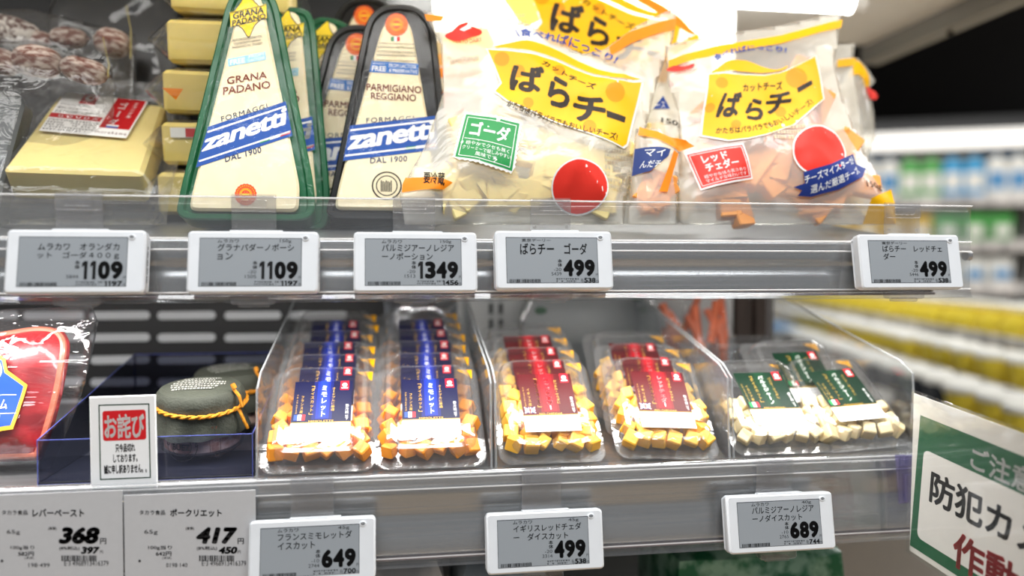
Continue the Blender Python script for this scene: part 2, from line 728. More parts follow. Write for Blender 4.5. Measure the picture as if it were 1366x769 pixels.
lamp = thing('canopy_lamp', 'glowing white lamp tube under the cooler canopy', 'lamp', Matrix.Translation((0.30, 0.275, Z0 + 0.296)))
mb = MB(); mb.tube([(-0.30, 0, 0), (0.21, 0.0, 0)], 0.011, emit('lamp_glow', (255, 253, 246), 30), 14); mb.build('tube', lamp)
mb = MB(); mb.box(-0.31, 0.22, -0.024, 0.024, 0.012, 0.021, cw, 0.002)
mb.tube([(0.21, 0, 0), (0.225, 0, 0)], 0.0125, cw, 14); mb.tube([(-0.31, 0, 0), (-0.30, 0, 0)], 0.0125, cw, 14)
mb.build('lamp_holder', lamp)

# ================================================================== SHELVES
INC_U, INC_L = R(9), R(2)
UZ = Z0 + 0.0185                     # upper board's top at its front
LZ = Z0 - 0.1465
RX = 0.4457                          # end of the clear rails


def up_z(y): return UZ + max(0, y - 0.024) * tan(INC_U)
LZB = LZ - 0.003
def lo_z(y): return LZB + max(0, y - 0.022) * tan(INC_L)


def prof_x(mb, prof, x0, x1, m):
    """A cross-section in y, z swept along x."""
    if area2(prof) < 0:
        prof = prof[::-1]
    return mb.rings([[(x0, y, z) for y, z in prof], [(x1, y, z) for y, z in prof]], m)


def make_shelf(name, label, zt, ztop, zbot, inc, depth, x1, xr, lip_top):
    t = thing(name, label, 'shelf', Matrix.Translation((0, 0, 0)))
    mb = MB()
    f = lambda y: lip_top + (y - 0.022) * tan(inc)
    prof_x(mb, [(0.022, lip_top), (depth, f(depth)), (depth, f(depth) - 0.010), (0.030, lip_top - 0.010)], LEFT_X, x1, STEEL)
    mb.build('board', t)
    mb = MB()   # the rolled front of the steel board
    zt2, zb2 = lip_top, zbot + 0.004
    pr = roundpoly([(0.012, zt2 + .001), (0.024, zt2 + .001), (0.024, zt2 - .008), (0.016, zt2 - .012), (0.0148, zb2 + .012), (0.0155, zb2 + .002), (0.0155, zb2), (0.010, zb2), (0.011, zb2 + .012), (0.0145, (zt2 + zb2) / 2), (0.010, zt2 - .014)], 0.003, 3)
    prof_x(mb, pr, LEFT_X, x1, mat('steel_lip', (188, 187, 186), 0.27, 0.75, var=0.12, scale=10, stretch=(0.3, 40, 60)))
    mb.build('front_lip', t)
    mb = MB(); mb.box(LEFT_X, x1, 0.0085, 0.0157, zb2 - .0022, zb2 - .0002, mat('mauve_under_edge', (104, 84, 88), .45), .0004); mb.build('under_edge', t)
    mb = MB()   # the clear price rail clipped on the front
    zm = (ztop + zbot) / 2
    rail = [(0.0035, ztop), (0.0055, ztop - .0005), (0.0055, ztop - .004), (0.0035, ztop - .006), (0.0035, zbot + .004), (0.010, zbot + .001), (0.010, zbot - .001),
            (-0.001, zbot), (0.0005, zbot + .004), (0.002, zbot + .006), (0.002, ztop - .0035), (0.001, ztop - .0015)]
    prof_x(mb, rail, LEFT_X, xr, RAIL)
    mb.build('price_rail', t)
    mb = MB()   # bright moulded lines of the rail
    ln = film('rail_line', (255, 255, 255), 0.35, 0.1, 0.6, 0.1, 0, hcol=(245, 245, 246))
    for zz in (ztop - .0012, lip_top + 0.000, lip_top - 0.0075, zbot + .0065):
        mb.tube([(LEFT_X, 0.0008, zz), (xr, 0.0008, zz)], 0.0006, ln, 6)
    mb.build('rail_rib', t)
    return t


sh_u = make_shelf('display_shelf', 'upper steel shelf with clear price rail under the cheese bags', 0, Z0 + 0.0475, Z0 - 0.0245, INC_U, 0.30, 0.421, RX, UZ)
mb = MB(); mb.tube([(0.446, 0.008, Z0 + 0.008), (0.4500, 0.008, Z0 + 0.008)], 0.004, STEEL, 12); mb.build('end_screw', sh_u)
sh_l = make_shelf('display_shelf', 'lower steel shelf with clear price rail under the diced cheese packs', 0, LZ + 0.001, Z0 - 0.212, INC_L, 0.305, 0.43, RX, LZB)
# LED strip tucked under the upper shelf's front lip
st = thing('strip_lamp', 'white strip lamp tucked under the upper shelf lip above the orange cubes', 'lamp', Matrix.Translation((-0.06, 0.0245, Z0 - 0.0165)))
mb = MB(); mb.box(-0.46, 0.46, -0.006, 0.006, -0.001, 0.003, emit('strip_glow', (255, 252, 244), 7), 0.0005); mb.build('diffuser', st)
mb = MB(); mb.box(-0.465, 0.465, -0.008, 0.008, 0.003, 0.007, cw, 0.0008); mb.build('housing', st)
# third shelf below
sh_b = thing('display_shelf', 'lowest steel shelf under the green bags, mostly out of the frame', 'shelf', Matrix.Translation((0, 0, 0)))
mb = MB(); prof_x(mb, [(0.03, Z0 - 0.335), (0.30, Z0 - 0.31), (0.30, Z0 - 0.322), (0.03, Z0 - 0.347)], LEFT_X, 0.43, STEEL); mb.build('board', sh_b)

# ------------------------------------------------------------------ electronic price tags
SCREEN = mat('screen_grey', (148, 154, 160), 0.35, spec=0.5)
CLIPM = film('clear_clip', (245, 245, 246), 0.06, 0.08, 0.7, 0.05, 0, hcol=(240, 238, 236))
PX = lambda x0, y0, x1, y1: ((x0 - 45) / 513, (y0 - 170) / 245, (x1 - 45) / 513, (y1 - 170) / 245)


def esl(px, py, lines, big, side, low, label, brand=None, W=0.0838, H=0.0415, y=-0.0105, lean=10, clip_top=0.0475, first_big=False):
    O = at_y(px, py, y)
    p = Plane(O, lean)
    t = thing('price_tag', label, 'price tag', p.mat(), 'electronic price tags on the shelf rails')
    mb = MB()
    out = rrect(-W / 2, -H / 2, W / 2, H / 2, 0.0028)
    mb.slab(out, -0.0085, 0.0, WHITE_PLASTIC, 0.0012)
    mb.slab(rrect(-W / 2 - .0002, -H / 2 + .0012, W / 2 + .0002, H / 2 - .0015, 0.0022), -0.0105, -0.0085, WHITE_PLASTIC, 0.0008)
    mb.slab(rrect(-W * .19, H / 2 - .001, W * .22, H / 2 + .0009, 0.0006), -0.008, -0.001, WHITE_PLASTIC, 0.0003)
    mb.build('housing', t)
    tf = lambda x, yy: ((x - .5) * W, (.5 - yy) * H)
    pr = Print(tf, base=0.00008, step=0.00004)
    sx0, sy0, sx1, sy1 = PX(93, 200, 490, 388)
    fr = ink(60, 64, 70, 0.4)
    pr.rect(sx0 - .004, sy0 - .012, sx1 + .004, sy1 + .008, fr, 0)
    pr.rect(sx0, sy0, sx1, sy1, SCREEN, 1)
    if brand:
        pr.text(brand[0], PX(160, 203, 160 + 21 * len(brand[0]), 217), INK, 3, 0.008)
        if len(brand) > 1:
            pr.text(brand[1], PX(404, 203, 450, 218), INK, 3)
    if first_big:
        s0 = lines[0]
        pr.text(s0[0], PX(152, 222, 300, 270), INK, 3, 0.018); pr.text(s0[1], PX(344, 222, 446, 270), INK, 3, 0.018)
    else:
        for i, s0 in enumerate(lines):
            n = len(s0)
            pr.text(s0, PX(161, 221 + i * 35, 161 + 30 * n, 250 + i * 35), INK, 3, 0.012)
    x0 = 478 - 47 * sum(.66 if c == '1' else 1 for c in big)
    pr.digits(big, *PX(x0, 291, 478, 362), INK, 3, 0.06)
    pr.vtext('本体', x0 - 25, 0, x0 - 7, 0, INK) if False else None
    pr.text('本', PX(x0 - 23, 289, x0 - 4, 305), INK, 3, 0.02); pr.text('体', PX(x0 - 23, 306, x0 - 4, 322), INK, 3, 0.02)
    yy = 325
    for s0 in side:
        pr.text(s0, PX(x0 - 8 - 11 * len(s0), 344 if s0 == side[-1] else 326, x0 - 8, 358 if s0 == side[-1] else 339), ink(50, 54, 58, 0.6), 3)
    pr.barcode(*PX(104, 373, 238, 387), INK)
    pr.text('円', PX(480, 350, 491, 361), INK, 3)
    pr.digits(low, *PX(478 - 17 * len(low), 368, 478, 388), INK, 3, 0.035)
    pr.text('円', PX(480, 378, 489, 387), INK, 3)
    pr.text('税込', PX(414, 370, 478 - 17 * len(low) - 2, 387), INK, 3) if len(low) < 4 else None
    pr.dashes(*PX(305, 368, 408, 387), 2, INK, 3, len(low) + len(big))
    pr.build('screen', t)
    mb = MB()
    mb.slab([tf(*q) for q in ell(*PX(506, 198, 0, 0)[:2], 0.027, 0.045, 18)], -0.001, 0.0007, WHITE_PLASTIC, 0.0002)
    mb.build('light_cover', t)
    pr = Print(tf, base=0.0009, step=0.00004)
    cx, cy = PX(506, 197, 0, 0)[:2]
    pr.poly(ell(cx, cy, 0.017, 0.022, 14), ink(70, 72, 76), 1); pr.poly(ell(cx, cy, 0.010, 0.013, 12), ink(190, 192, 195), 2); pr.rect(cx - .003, cy - .012, cx + .003, cy + .012, ink(70, 72, 76), 3)
    pr.build('status_light', t)
    # barcode on the side face of the housing
    mb = MB()
    for k in range(22):
        if k % 5 != 4:
            mb.box(W / 2 + .0001, W / 2 + .00025, -0.013 + k * .0011, -0.0124 + k * .0011, -0.0065, -0.0045, ink(90, 92, 96), 0.00003)
    mb.build('side_code', t)
    # clear clip that holds the tag on the rail
    c = Plane(Vector((O.x - 0.001, 0.0, O.z)))
    mb = MB()
    zt = Z0 + clip_top - O.z
    mb.box(-0.0145, 0.0145, -0.0, zt + .0008, -0.0012, 0.0008, CLIPM, 0.0003)
    mb.slab(rrect(-0.0145, zt - .011, 0.0145, zt - .0004, 0.0015), 0.0008, 0.0024, CLIPM, 0.0004)
    mb.slab(rrect(-0.0085, zt - .0085, 0.0085, zt - .003, 0.0012), 0.0024, 0.0036, CLIPM, 0.0004)
    mb.slab(rrect(-0.0145, -0.0285, 0.0145, -0.0205, 0.0022), -0.001, 0.008, CLIPM, 0.0006)
    mb.slab(rrect(-0.010, -0.0305, 0.010, -0.0275, 0.0012), 0.000, 0.006, CLIPM, 0.0004)
    for x in (-0.0115, 0.0115):
        mb.slab([(x + .0012 * cos(a * pi / 5), zt - .020 + .0012 * sin(a * pi / 5)) for a in range(10)], 0.0008, 0.0013, CLIPM, 0.0001)
    k = mb.build('clip', t)
    k.matrix_local = p.mat().inverted() @ c.mat()
    tag(k, 'clear plastic clip')
    return t


esl(101, 349, ['ムラカワ　オランダカ', 'ット　ゴーダ４００ｇ'], '1109', ['5844'], '1197', 'white electronic price tag reading 1109 under the gouda slab')
esl(338, 349.5, ['グラナパダーノポーシ', 'ョン'], '1109', ['-20', '1505'], '1197', 'white electronic price tag reading 1109 under the green wedge packs', ('ムラカワ', '150g'))
esl(555, 349.5, ['パルミジアーノレジア', 'ーノポーション'], '1349', ['-20', '1513'], '1456', 'white electronic price tag reading 1349 under the black wedge pack', ('ムラカワ', '150g'))
esl(740, 347, [('ばらチー', 'ゴーダ')], '499', ['-20', '5439'], '538', 'white electronic price tag reading 499 under the big yellow gouda bag', ('東京デーリー',), first_big=True)
esl(1216, 349, ['ばらチー　レッドチェ', 'ダー'], '499', ['-20', '5446'], '538', 'white electronic price tag reading 499 at the free end of the upper rail', ('東京デーリー',))
ct = LZ + 0.001 - Z0
esl(417, 735, ['フランスミモレットダ', 'イスカット'], '649', ['-10', '2744'], '700', 'white electronic price tag reading 649 under the orange cube packs', ('ムラカワ', '45g'), clip_top=ct)
esl(728, 723, ['イギリスレッドチェダ', 'ー　ダイスカット'], '499', ['-20', '3314'], '538', 'white electronic price tag reading 499 on the lower rail under red labels', ('ムラカワ', '45g'), clip_top=ct)
esl(1043, 698, ['パルミジアーノレジア', 'ーノダイスカット'], '689', ['-10', '2765'], '744', 'white electronic price tag reading 689 under the green label packs', ('ムラカワ', '40g'), clip_top=ct)

# ------------------------------------------------------------------ paper price cards in the lower rail
PAPER = mat('grey_paper', (188, 189, 192), 0.7, var=0.02, scale=200)


def paper_card(x0, x1, ox, maker, item, price, tax, unit, code, label):
    p = Plane(at_y((x0 + x1) / 2, 760, -0.0035))
    t = thing('price_card', label, 'price card', p.mat(), 'paper price cards on the lower rail')
    a, b, c, d = p.uv(x0, 656), p.uv(x1, 654), p.uv(x1, 800), p.uv(x0, 800)
    mb = MB(); mb.slab([d, c, (c[0], b[1]), (d[0], b[1])], -0.0006, 0, PAPER, 0.0001); mb.build('card', t)
    Zm = 3.252
    pr = Print(lambda x, y: p.uv(ox + x / Zm, 620 + y / Zm), base=0.00005, step=0.00004)
    g = ink(42, 42, 44, 0.7)
    pr.text(maker, (605, 198, 717, 219), g, 3, .01); pr.text(item, (738, 193, 962, 227), g, 3, 0.03)
    pr.text('65g', (626, 284, 684, 306), g, 3); pr.text('(本体)', (806, 270, 842, 287), g, 3, .02)
    pr.text(price, (851, 272, 1030, 345), g, 3, 0.06, 0.22); pr.text('円', (1031, 320, 1058, 346), g, 3, .02)
    pr.text('(8%税込)', (854, 355, 942, 374), g, 3, .01); pr.text(tax, (948, 357, 1030, 388), g, 3, 0.055, 0.2); pr.text('円', (1031, 373, 1044, 387), g, 3)
    pr.text('100g当り', (643, 351, 746, 372), g, 3, .01); pr.text(unit, (676, 378, 744, 398), g, 3, .02); pr.text('(本体)', (704, 400, 744, 413), g, 3)
    pr.text(code, (721, 428, 813, 446), g, 3); pr.barcode(864, 395, 1020, 420, g, 3, 9); pr.text('E·3 4968913416379', (876, 418, 1068, 440), g, 3)
    pr.poly(ell(606, 419, 6, 6, 10), g, 3)
    pr.build('print', t)
    return t


paper_card(167, 342, 0, 'タカラ食品', 'ポークリエット', '417', '450', '642円', '0198·140', 'grey paper price card reading 417 below the two jars')
paper_card(-9, 165, -183.5, 'タカラ食品', 'レバーペースト', '368', '397', '582円', '198·499', 'grey paper price card reading 368 below the ham pouch')
# ================================================================== UPPER SHELF
def upl(px, Y, lean, yaw=0, roll=0, lift=0.001):
    return Plane(Vector((at_y(px, 300, Y).x, Y, up_z(Y) + lift)), lean, yaw, roll)


def floor_clip(uvs, v=0.0):
    return [(a, max(b, v)) for a, b in uvs]


BLUE = ink(28, 78, 160, 0.3)
CREAM = mat('hard_cheese', (246, 230, 190), 0.5, sss=0.15, var=0.06, scale=90)
BROWN = ink(128, 62, 38)


def wedge_pack(name, label, pl, outline, inner, tray_m, prints, group, off):
    t = thing(name, label, 'cheese pack', pl.mat(), group)
    o = roundpoly(floor_clip(pl.pts(outline)), 0.014, 5)
    i = roundpoly(floor_clip(pl.pts(inner), 0.006), 0.006, 4)
    mb = MB()
    if area2(o) < 0: o = o[::-1]
    o1, o2, o3 = inset(o, 0.001), inset(o, 0.0045), inset(o, 0.006)
    f = lambda P, z: [(x, y, z) for x, y in P]
    mb.rings([f(inset(o, .004), -0.026), f(o1, -0.0255), f(o, -0.004), f(o, -0.001), f(o1, 0.0), f(o2, 0.0), f(o3, -0.0022)], tray_m)
    mb.build('tray', t)
    mb = MB(); mb.slab(i, -0.002, 0.0035, CREAM, 0.0018); mb.build('cheese', t)
    pr = Print(pl.uv, base=0.0036)
    prints(pr)
    pr.build('label', t)
    d = dist_fn(o)
    di = dist_fn(i)
    def H(u, v):
        k = min(1, max(0, d(u, v) - 0.001) / 0.007)
        return 0.0005 + 0.0045 * sin(k * pi / 2) + 0.0009 * k * noise.noise((u * 55, v * 40, off))
    sheet('wrap_film', inset(o, 0.0008), H, LIDFILM2, t, 0.004)
    note_kids(t)
    return t


LIDFILM2 = film('tight_wrap_film', (254, 254, 254), 0.003, 0.010, 0.22, 0.07, 0.35, 55)
GREEN_TRAY = mat('glossy_green_tray', (8, 92, 54), 0.3, coat=0.12, spec=.3, var=0.08)
BLACK_TRAY = mat('glossy_black_tray', (10, 10, 11), 0.3, coat=0.12, spec=.3)
YEL, RED, ORG = ink(247, 212, 32), ink(205, 30, 36), ink(238, 120, 32)


def seal_round(pr, cx, cy, r):
    pr.poly([(cx + r * (1 + .06 * (k % 2)) * cos(k * pi / 20), cy + r * (1 + .06 * (k % 2)) * sin(k * pi / 20)) for k in range(40)], ink(232, 84, 34), 2)
    for a in (0.84, 0.58):
        for k in range(26):
            b = 2 * pi * k / 26
            pr.poly(ell(cx + r * a * cos(b), cy + r * a * sin(b), r * .045, r * .045, 6), YEL, 3)
    pr.poly(ell(cx, cy, r * .5, r * .5, 24), YEL, 3)
    pr.poly(ell(cx, cy, r * .44, r * .44, 24), ink(232, 84, 34), 4)
    pr.rect(cx - r * .36, cy - r * .08, cx + r * .36, cy + r * .08, YEL, 5)


def zanetti(pr, a, b, c, d, tq, swoosh=True):
    """Blue slanted band a b c d (px corners) with two white rules and the maker's word."""
    pr.poly([a, b, c, d], BLUE, 2)
    A, B, C, D = [Vector(p) for p in (a, b, c, d)]
    for k in (0.14, 0.86):
        p, q = A * (1 - k) + D * k, B * (1 - k) + C * k
        pr.line([p + (q - p) * .02, p + (q - p) * .98], 2.4, WHITE_INK, 3)
    pr.text('zanetti', tq, WHITE_INK, 4, 0.035, 0.12, 0.93)
    p, q = A * .06 + B * .0 + D * .94 * 1.0, C
    g0 = D * .35 + C * .65; g1 = C
    n = (A - D).normalized() * 2
    for k, col in enumerate((ink(40, 140, 70), WHITE_INK, ink(200, 40, 40))):
        s, e = g0 + (g1 - g0) * (k * .3), g0 + (g1 - g0) * (k * .3 + .3)
        pr.poly([s + n * 4.4, e + n * 4.4, e + n * 2.4, s + n * 2.4], col, 3)


def print_green(pr):
    B = ink(30, 34, 34)
    cx, cy = 332, 24
    dia = smoothline([(332, -8), (338, 2), (354, 22), (341, 38), (333, 54), (324, 42), (308, 29), (322, 6)], 5, True)
    pr.poly(dia, B, 1)
    pr.poly([(cx + (x - cx) * .92, cy + (y - cy) * .94) for x, y in dia], YEL, 2)
    pr.poly([(308, 20), (356, 9), (357, 28), (309, 40)], YEL, 3)
    pr.line([(309, 21), (355, 10.5)], 1, B, 4); pr.line([(310, 39.5), (357, 28)], 1, B, 4)
    pr.text('GRANA', [(312, 21), (353, 12), (353, 21), (312, 30)], B, 5, 0.03)
    pr.text('PADANO', [(311, 31), (355, 21), (356, 28), (311, 39)], B, 5, 0.03)
    for k, (s, a, b) in enumerate((('AUTORIZZAZIONE DEL', 311, 351), ('CONSORZIO GRANA', 314, 349), ('PADANO N. TN/021', 311, 351))):
        y = 56 + k * 4.7
        pr.text(s, [(a, y), (b, y - 6), (b, y - 2.8), (a, y + 3.2)], ink(70, 66, 60), 3)
    lb = ink(160, 214, 232)
    pr.poly([(305, 82), (355, 72), (356, 83), (306, 92)], lb, 1)
    pr.text('FREE', [(308, 83.5), (328, 79.8), (328.4, 86.5), (308.4, 90.3)], WHITE_INK, 3, 0.03)
    pr.text('FROM', [(333, 77), (353, 73.2), (353, 77), (333, 80.8)], WHITE_INK, 3, 0.02); pr.text('LACTOSE', [(333, 82.5), (354, 78.5), (354, 82), (333, 86)], WHITE_INK, 3, .02)
    pr.text('GRANA', [(304, 106), (357, 98), (357, 107.5), (304, 115.8)], BROWN, 3, 0.02)
    pr.text('PADANO', [(299, 119.5), (361, 110.5), (362, 120.5), (299, 130)], BROWN, 3, 0.02)
    pr.text('FORMAGGI', [(296, 158.5), (357, 141), (358, 148), (297, 165.5)], ink(48, 62, 92), 3, 0, 0, 1.15)
    zanetti(pr, (279, 172), (382, 138), (391, 184), (263, 226), [(274, 184), (383, 146), (385.5, 168), (270, 206)])
    pr.text('DAL 1900', [(301, 211), (349, 198), (350, 206), (302, 219)], ink(40, 56, 100), 3, 0.01, 0, 1.1)
    pr.text('DAL 1900', [(301, 211), (349, 198), (350, 206), (302, 219)], ink(40, 56, 100), 3, 0.01, 0, 1.1)
    seal_round(pr, 329, 262, 14)


plF = upl(327, 0.052, 14, lift=.011)
packF = wedge_pack('wedge_cheese_pack', 'green wedge cheese pack standing frontmost, its whole blue band in view', plF,
                   [(232, 300), (240, 254), (303, -2), (318, -16), (358, -16), (371, 4), (419, 248), (420, 300)],
                   [(252, 300), (257, 260), (311, 44), (320, 4), (332, -8), (346, -4), (352, 10), (400, 250), (398, 300)],
                   GREEN_TRAY, print_green, 'green wedge cheese packs', 1)


def place_by(pl_src, src_px, Y, lean, roll, dst_px, yaw=0):
    """A plane at Y on which the mark seen at src_px of the source pack shows at dst_px."""
    su, sv = pl_src.uv(*src_px)
    p = Plane((0, 0, 0), lean, yaw, roll)
    y = Y + sv * sin(R(lean))
    T = at_y(dst_px[0], dst_px[1], y)
    p.O = T - p.u * su - p.v * sv
    return p


p2 = place_by(plF, (332, 24), 0.084, 14, -6, (382, 46))
print('G2 base', p2.O.z - up_z(p2.O.y))
dup(packF, p2.mat(), 'green wedge cheese pack squeezed between the front green pack and the tilted one')
p3 = place_by(plF, (332, 24), 0.113, 14, -15, (430, 58))
print('G3 base', p3.O.z - up_z(p3.O.y))
dup(packF, p3.mat(), 'green wedge cheese pack tilted beside the black tray packs')


def print_black(pr):
    seal_round(pr, 529, 36, 14.5)
    for k, c in enumerate((ink(30, 130, 70), WHITE_INK, ink(205, 40, 40))):
        pr.rect(521.5 + k * 4, 52, 525.5 + k * 4, 58, c, 2)
    for k, (s, a, b) in enumerate((('Certificato da Organismo di Controllo', 505, 554), ('autorizzato dal Ministero', 504, 553), ('AUTORIZZAZIONE CONSORZIO', 504, 556), ('PARMIGIANO REGGIANO N.1901', 503, 556), ('Il Parmigiano Reggiano è', 498, 558))):
        y = (59, 63.5, 70, 74.5, 81.5)[k]
        pr.text(s, [(a, y), (b, y + 1.8), (b, y + 5), (a, y + 3.2)], ink(62, 58, 54), 3)
    pr.poly([(496, 84), (558, 88), (558, 103), (493, 99)], ink(40, 110, 190), 1)
    pr.text('NATURALLY', [(497, 86), (514, 87), (514, 89.5), (497, 88.5)], WHITE_INK, 3)
    pr.text('FREE', [(496.5, 90.5), (515, 91.5), (515, 98.5), (496, 97.5)], WHITE_INK, 3, 0.03)
    pr.text('FROM LACTOSE', [(519, 87.5), (555, 89.7), (555, 94.7), (519, 92.5)], WHITE_INK, 3, .01); pr.text('& PRESERVATIVE', [(519, 94.2), (556.5, 96.5), (556.5, 101.5), (519, 99.2)], WHITE_INK, 3, .01)
    dk = ink(110, 42, 36)
    pr.text('PARMIGIANO', [(489, 114), (562, 118), (562, 127.5), (489, 123.5)], dk, 3, 0.015)
    pr.text('REGGIANO', [(495, 126), (555, 129), (555, 138), (495, 135)], dk, 3, 0.015)
    pr.text('FORMAGGI', [(489, 160), (552, 157), (552, 163.5), (489, 166.5)], ink(48, 62, 92), 3, 0, 0, 1.15)
    zanetti(pr, (467.5, 170), (580, 157), (584, 202), (458, 217), [(466, 178), (580, 162), (582, 187), (463, 203)])
    pr.text('DAL 1900', [(494, 213), (543, 210), (543, 217.5), (494, 220.5)], ink(40, 56, 100), 3, 0.01, 0, 1.1)
    for r, c in ((20, INK), (18, CREAM), (14.5, INK), (13, CREAM)):
        pr.poly(ell(516, 250, r, r * .95, 30), c, 1 + (20 - r) * .1)
    for k in range(7):
        pr.rect(508 + k * 2.2, 243 + (k % 3), 509.4 + k * 2.2, 258, INK, 3)


plH = upl(515, 0.074, 13, lift=.011)
packH = wedge_pack('wedge_cheese_pack', 'black wedge cheese pack standing in front, blue band above the tag reading 1349', plH,
                   [(432, 300), (440, 262), (488, 26), (506, 8), (530, 4), (558, 8), (580, 30), (590, 120), (606, 300)],
                   [(446, 300), (452, 250), (508, 44), (516, 30), (530, 24), (544, 30), (550, 44), (572, 170), (582, 300)],
                   BLACK_TRAY, print_black, 'black wedge cheese packs', 2)
p2 = place_by(plH, (529, 36), 0.107, 13, -2, (476, 62))
print('I base', p2.O.z - up_z(p2.O.y))
dup(packH, p2.mat(), 'black wedge cheese pack half hidden behind the front black one, beside green')
p2 = place_by(plH, (529, 36), 0.150, 13, 0, (486, 24))
print('I2 base', p2.O.z - up_z(p2.O.y)); p2.O.z = max(p2.O.z, up_z(p2.O.y))
dup(packH, p2.mat(), 'black wedge cheese pack at the back, only its orange seal showing')

# ------------------------------------------------------------------ pillow bags of cut cheese
PIECE = mat('gouda_piece', (252, 226, 142), 0.5, sss=0.2, var=0.05, scale=70)
PIECE_O = mat('orange_cheddar_piece', (255, 166, 76), 0.5, sss=0.2, var=0.08, scale=70)
YP, YP2 = ink(246, 184, 10, 0.28), ink(236, 152, 8, 0.28)
OP = ink(244, 138, 26, 0.3)
JB = ink(34, 70, 160, 0.35)
JG = ink(38, 140, 72, 0.35)
JR = ink(222, 52, 40, 0.35)
DK = ink(40, 28, 18, 0.35)


def bag(label, pl, outline, T, r, items, piece_m, npieces, seed, group='pillow bags of cut cheese', vtop=0.2, bagm=None, region=0.62, psize=1.0, wr=0.0035):
    t = thing('cheese_bag', label, 'cheese bag', pl.mat(), group)
    o = floor_clip(pl.pts(outline))
    H = pillow(o, T, r, wr, 26, seed, vtop)
    Hb = lambda u, v: -0.7 * H(u, v)
    pr = Print(pl.uv, H, 0.0010, 0.0001, 0.004)
    items(pr)
    pr.build('print', t)
    rnd = random.Random(seed)
    d = dist_fn(o)
    us, vs = [p[0] for p in o], [p[1] for p in o]
    ins = lambda u, v: sum(((o[i - 1][1] > v) != (o[i][1] > v)) and (u < (o[i][0] - o[i - 1][0]) * (v - o[i - 1][1]) / (o[i][1] - o[i - 1][1] + 1e-12) + o[i - 1][0]) for i in range(len(o))) % 2
    k = tries = 0
    while k < npieces and tries < 4000:
        tries += 1
        u, v = rnd.uniform(min(us), max(us)), rnd.uniform(0, max(vs) * region) * (0.4 + 0.6 * rnd.random())
        if not ins(u, v) or d(u, v) < 0.014 * psize: continue
        h = H(u, v)
        if h < 0.006: continue
        l, w, th = rnd.uniform(.011, .018) * psize, rnd.uniform(.006, .009) * psize, rnd.uniform(.0035, .006) * psize
        mb = MB(); tri = rnd.random() < .5
        P = [(-l, -w), (l, -w * .8), (l * .8, w)] if tri else [(-l, -w), (l, -w), (l * .9, w), (-l, w * .9)]
        mb.slab(roundpoly(P, .002, 2), -th, th, piece_m, 0.001)
        c = mb.build('cheese_piece', t)
        c.matrix_local = Matrix.Translation((u, v, max(0, rnd.uniform(-.2, 1) * (h * .72 - th * 1.4 - .004)))) @ Matrix.Rotation(rnd.uniform(0, 6.3), 4, 'Z') @ Matrix.Rotation(rnd.uniform(-.35, .35), 4, 'X')
        k += 1
    sheet('film', o, [H, Hb], bagm or BAGFILM, t, 0.006)
    return t


